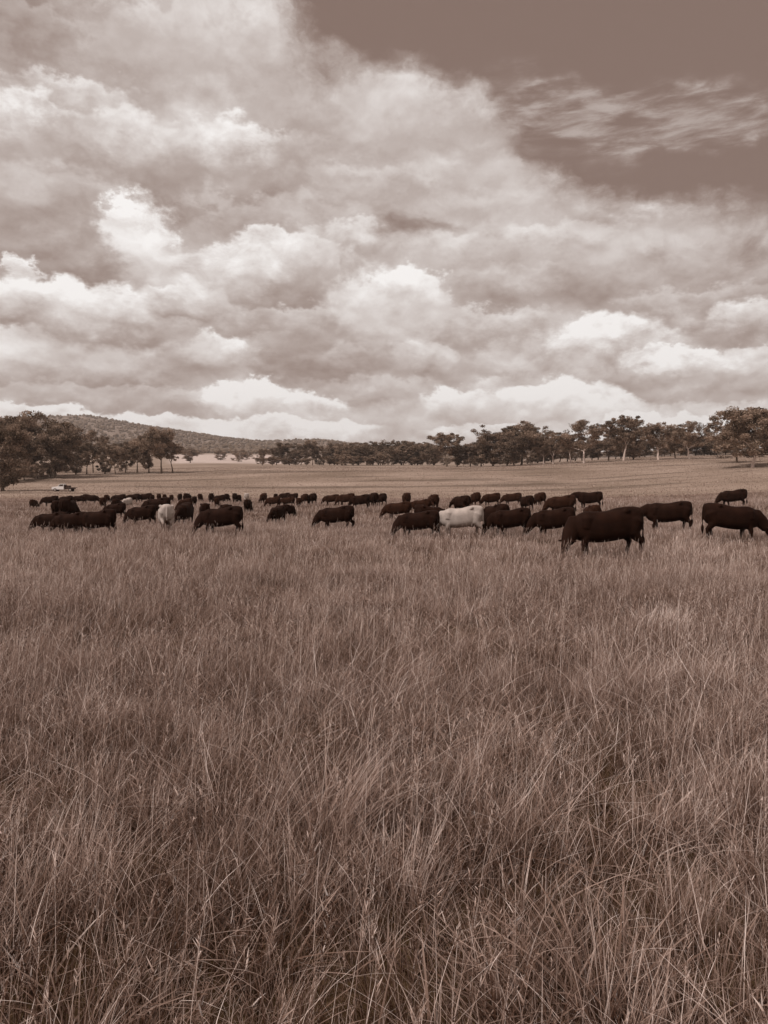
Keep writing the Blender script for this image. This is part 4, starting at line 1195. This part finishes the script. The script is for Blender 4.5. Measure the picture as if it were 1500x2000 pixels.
def build_ute():
    g = ground_at(124, 960)
    root = empty('farm_ute', (g.x, g.y, g.z), R(184))     # +X forward, drives to the left
    tag(root, 'white farm ute with a flat dark tray parked behind the cattle at the left', 'ute')
    bm = bmesh.new()
    prism(bm, [(-.35, .45), (2.3, .45), (2.32, .85), (2.15, 1.02), (1.05, 1.12), (-.35, 1.12)], -.85, .85, .05); body = part('body', bm, 'paint', root)
    bm = bmesh.new()
    prism(bm, [(-.32, 1.10), (1.08, 1.10), (.55, 1.66), (.40, 1.72), (-.22, 1.72), (-.32, 1.62)], -.76, .76, .04); cab = part('cab', bm, 'paint', root)
    for s in (-1, 1):
        bm = bmesh.new()
        prism(bm, [(-.20, 1.18), (.86, 1.18), (.50, 1.60), (-.20, 1.62)], s * .765 - .008, s * .765 + .008, 0); part('side_window', bm, 'glass', cab)
        bm = bmesh.new(); box(bm, 2.28, 2.34, s * .62 - .14, s * .62 + .14, .72, .86, .01); part('headlight', bm, 'steel', body)
    bm = bmesh.new()
    vs = [bm.verts.new(v) for v in ((1.01, -.66, 1.19), (1.01, .66, 1.19), (.60, .58, 1.625), (.60, -.58, 1.625))]
    bm.faces.new(vs); bmesh.ops.solidify(bm, geom=list(bm.faces), thickness=.02); part('windscreen', bm, 'glass', cab)
    bm = bmesh.new(); box(bm, -2.75, -.42, -.95, .95, .82, .94, .02)
    tray = part('tray', bm, 'darkmetal', root)
    bm = bmesh.new(); box(bm, -.50, -.44, -.85, .85, .94, 1.55, .01)
    part('headboard', bm, 'darkmetal', tray)
    bm = bmesh.new(); box(bm, -2.6, -.3, -.4, .4, .55, .80, .02); part('chassis', bm, 'darkmetal', root)
    bm = bmesh.new(); box(bm, -1.5, -.6, -.7, .6, .95, 1.35, .06); part('load', bm, 'darkmetal', tray)
    for x in (1.55, -1.75):
        for s in (-1, 1):
            bm = bmesh.new()
            bmesh.ops.create_cone(bm, cap_ends=True, segments=24, radius1=.37, radius2=.37, depth=.22)
            bmesh.ops.rotate(bm, verts=bm.verts, matrix=Matrix.Rotation(R(90), 3, 'X')); bmesh.ops.bevel(bm, geom=[e for e in bm.edges if e.is_boundary is False and abs(e.calc_face_angle(0)) > 1], offset=.04, segments=2, affect='EDGES')
            bmesh.ops.translate(bm, verts=bm.verts, vec=(x, s * .78, .37)); w = part('wheel', bm, 'tyre', root)
            bm = bmesh.new(); bmesh.ops.create_cone(bm, cap_ends=True, segments=20, radius1=.2, radius2=.17, depth=.02)
            bmesh.ops.rotate(bm, verts=bm.verts, matrix=Matrix.Rotation(R(-90 * s), 3, 'X')); bmesh.ops.translate(bm, verts=bm.verts, vec=(x, s * .90, .37))
            part('rim', bm, 'steel', w)
build_ute()

# ------------------------------------------------------------------ air
def build_haze():
    b = bmesh.new(); bmesh.ops.create_cube(b, size=1)
    zb, zt = -14.0, 330.0
    for v in b.verts: v.co = Vector((v.co.x * 7300, -90 + (v.co.y + .5) * 3700, zb + (v.co.z + .5) * (zt - zb)))
    me = bpy.data.meshes.new('haze'); b.to_mesh(me); b.free()
    m = bpy.data.materials.new('thin_haze'); m.use_nodes = True; nt = m.node_tree; nt.nodes.clear()
    v = nt.nodes.new('ShaderNodeVolumePrincipled'); v.inputs['Density'].default_value = 0.00014
    v.inputs['Color'].default_value = (0.98, 0.90, 0.86, 1); v.inputs['Anisotropy'].default_value = 0.2
    o = nt.nodes.new('ShaderNodeOutputMaterial'); nt.links.new(v.outputs[0], o.inputs['Volume'])
    me.materials.append(m)
    tag(link_mesh('haze', me), kind='stuff')
build_haze()
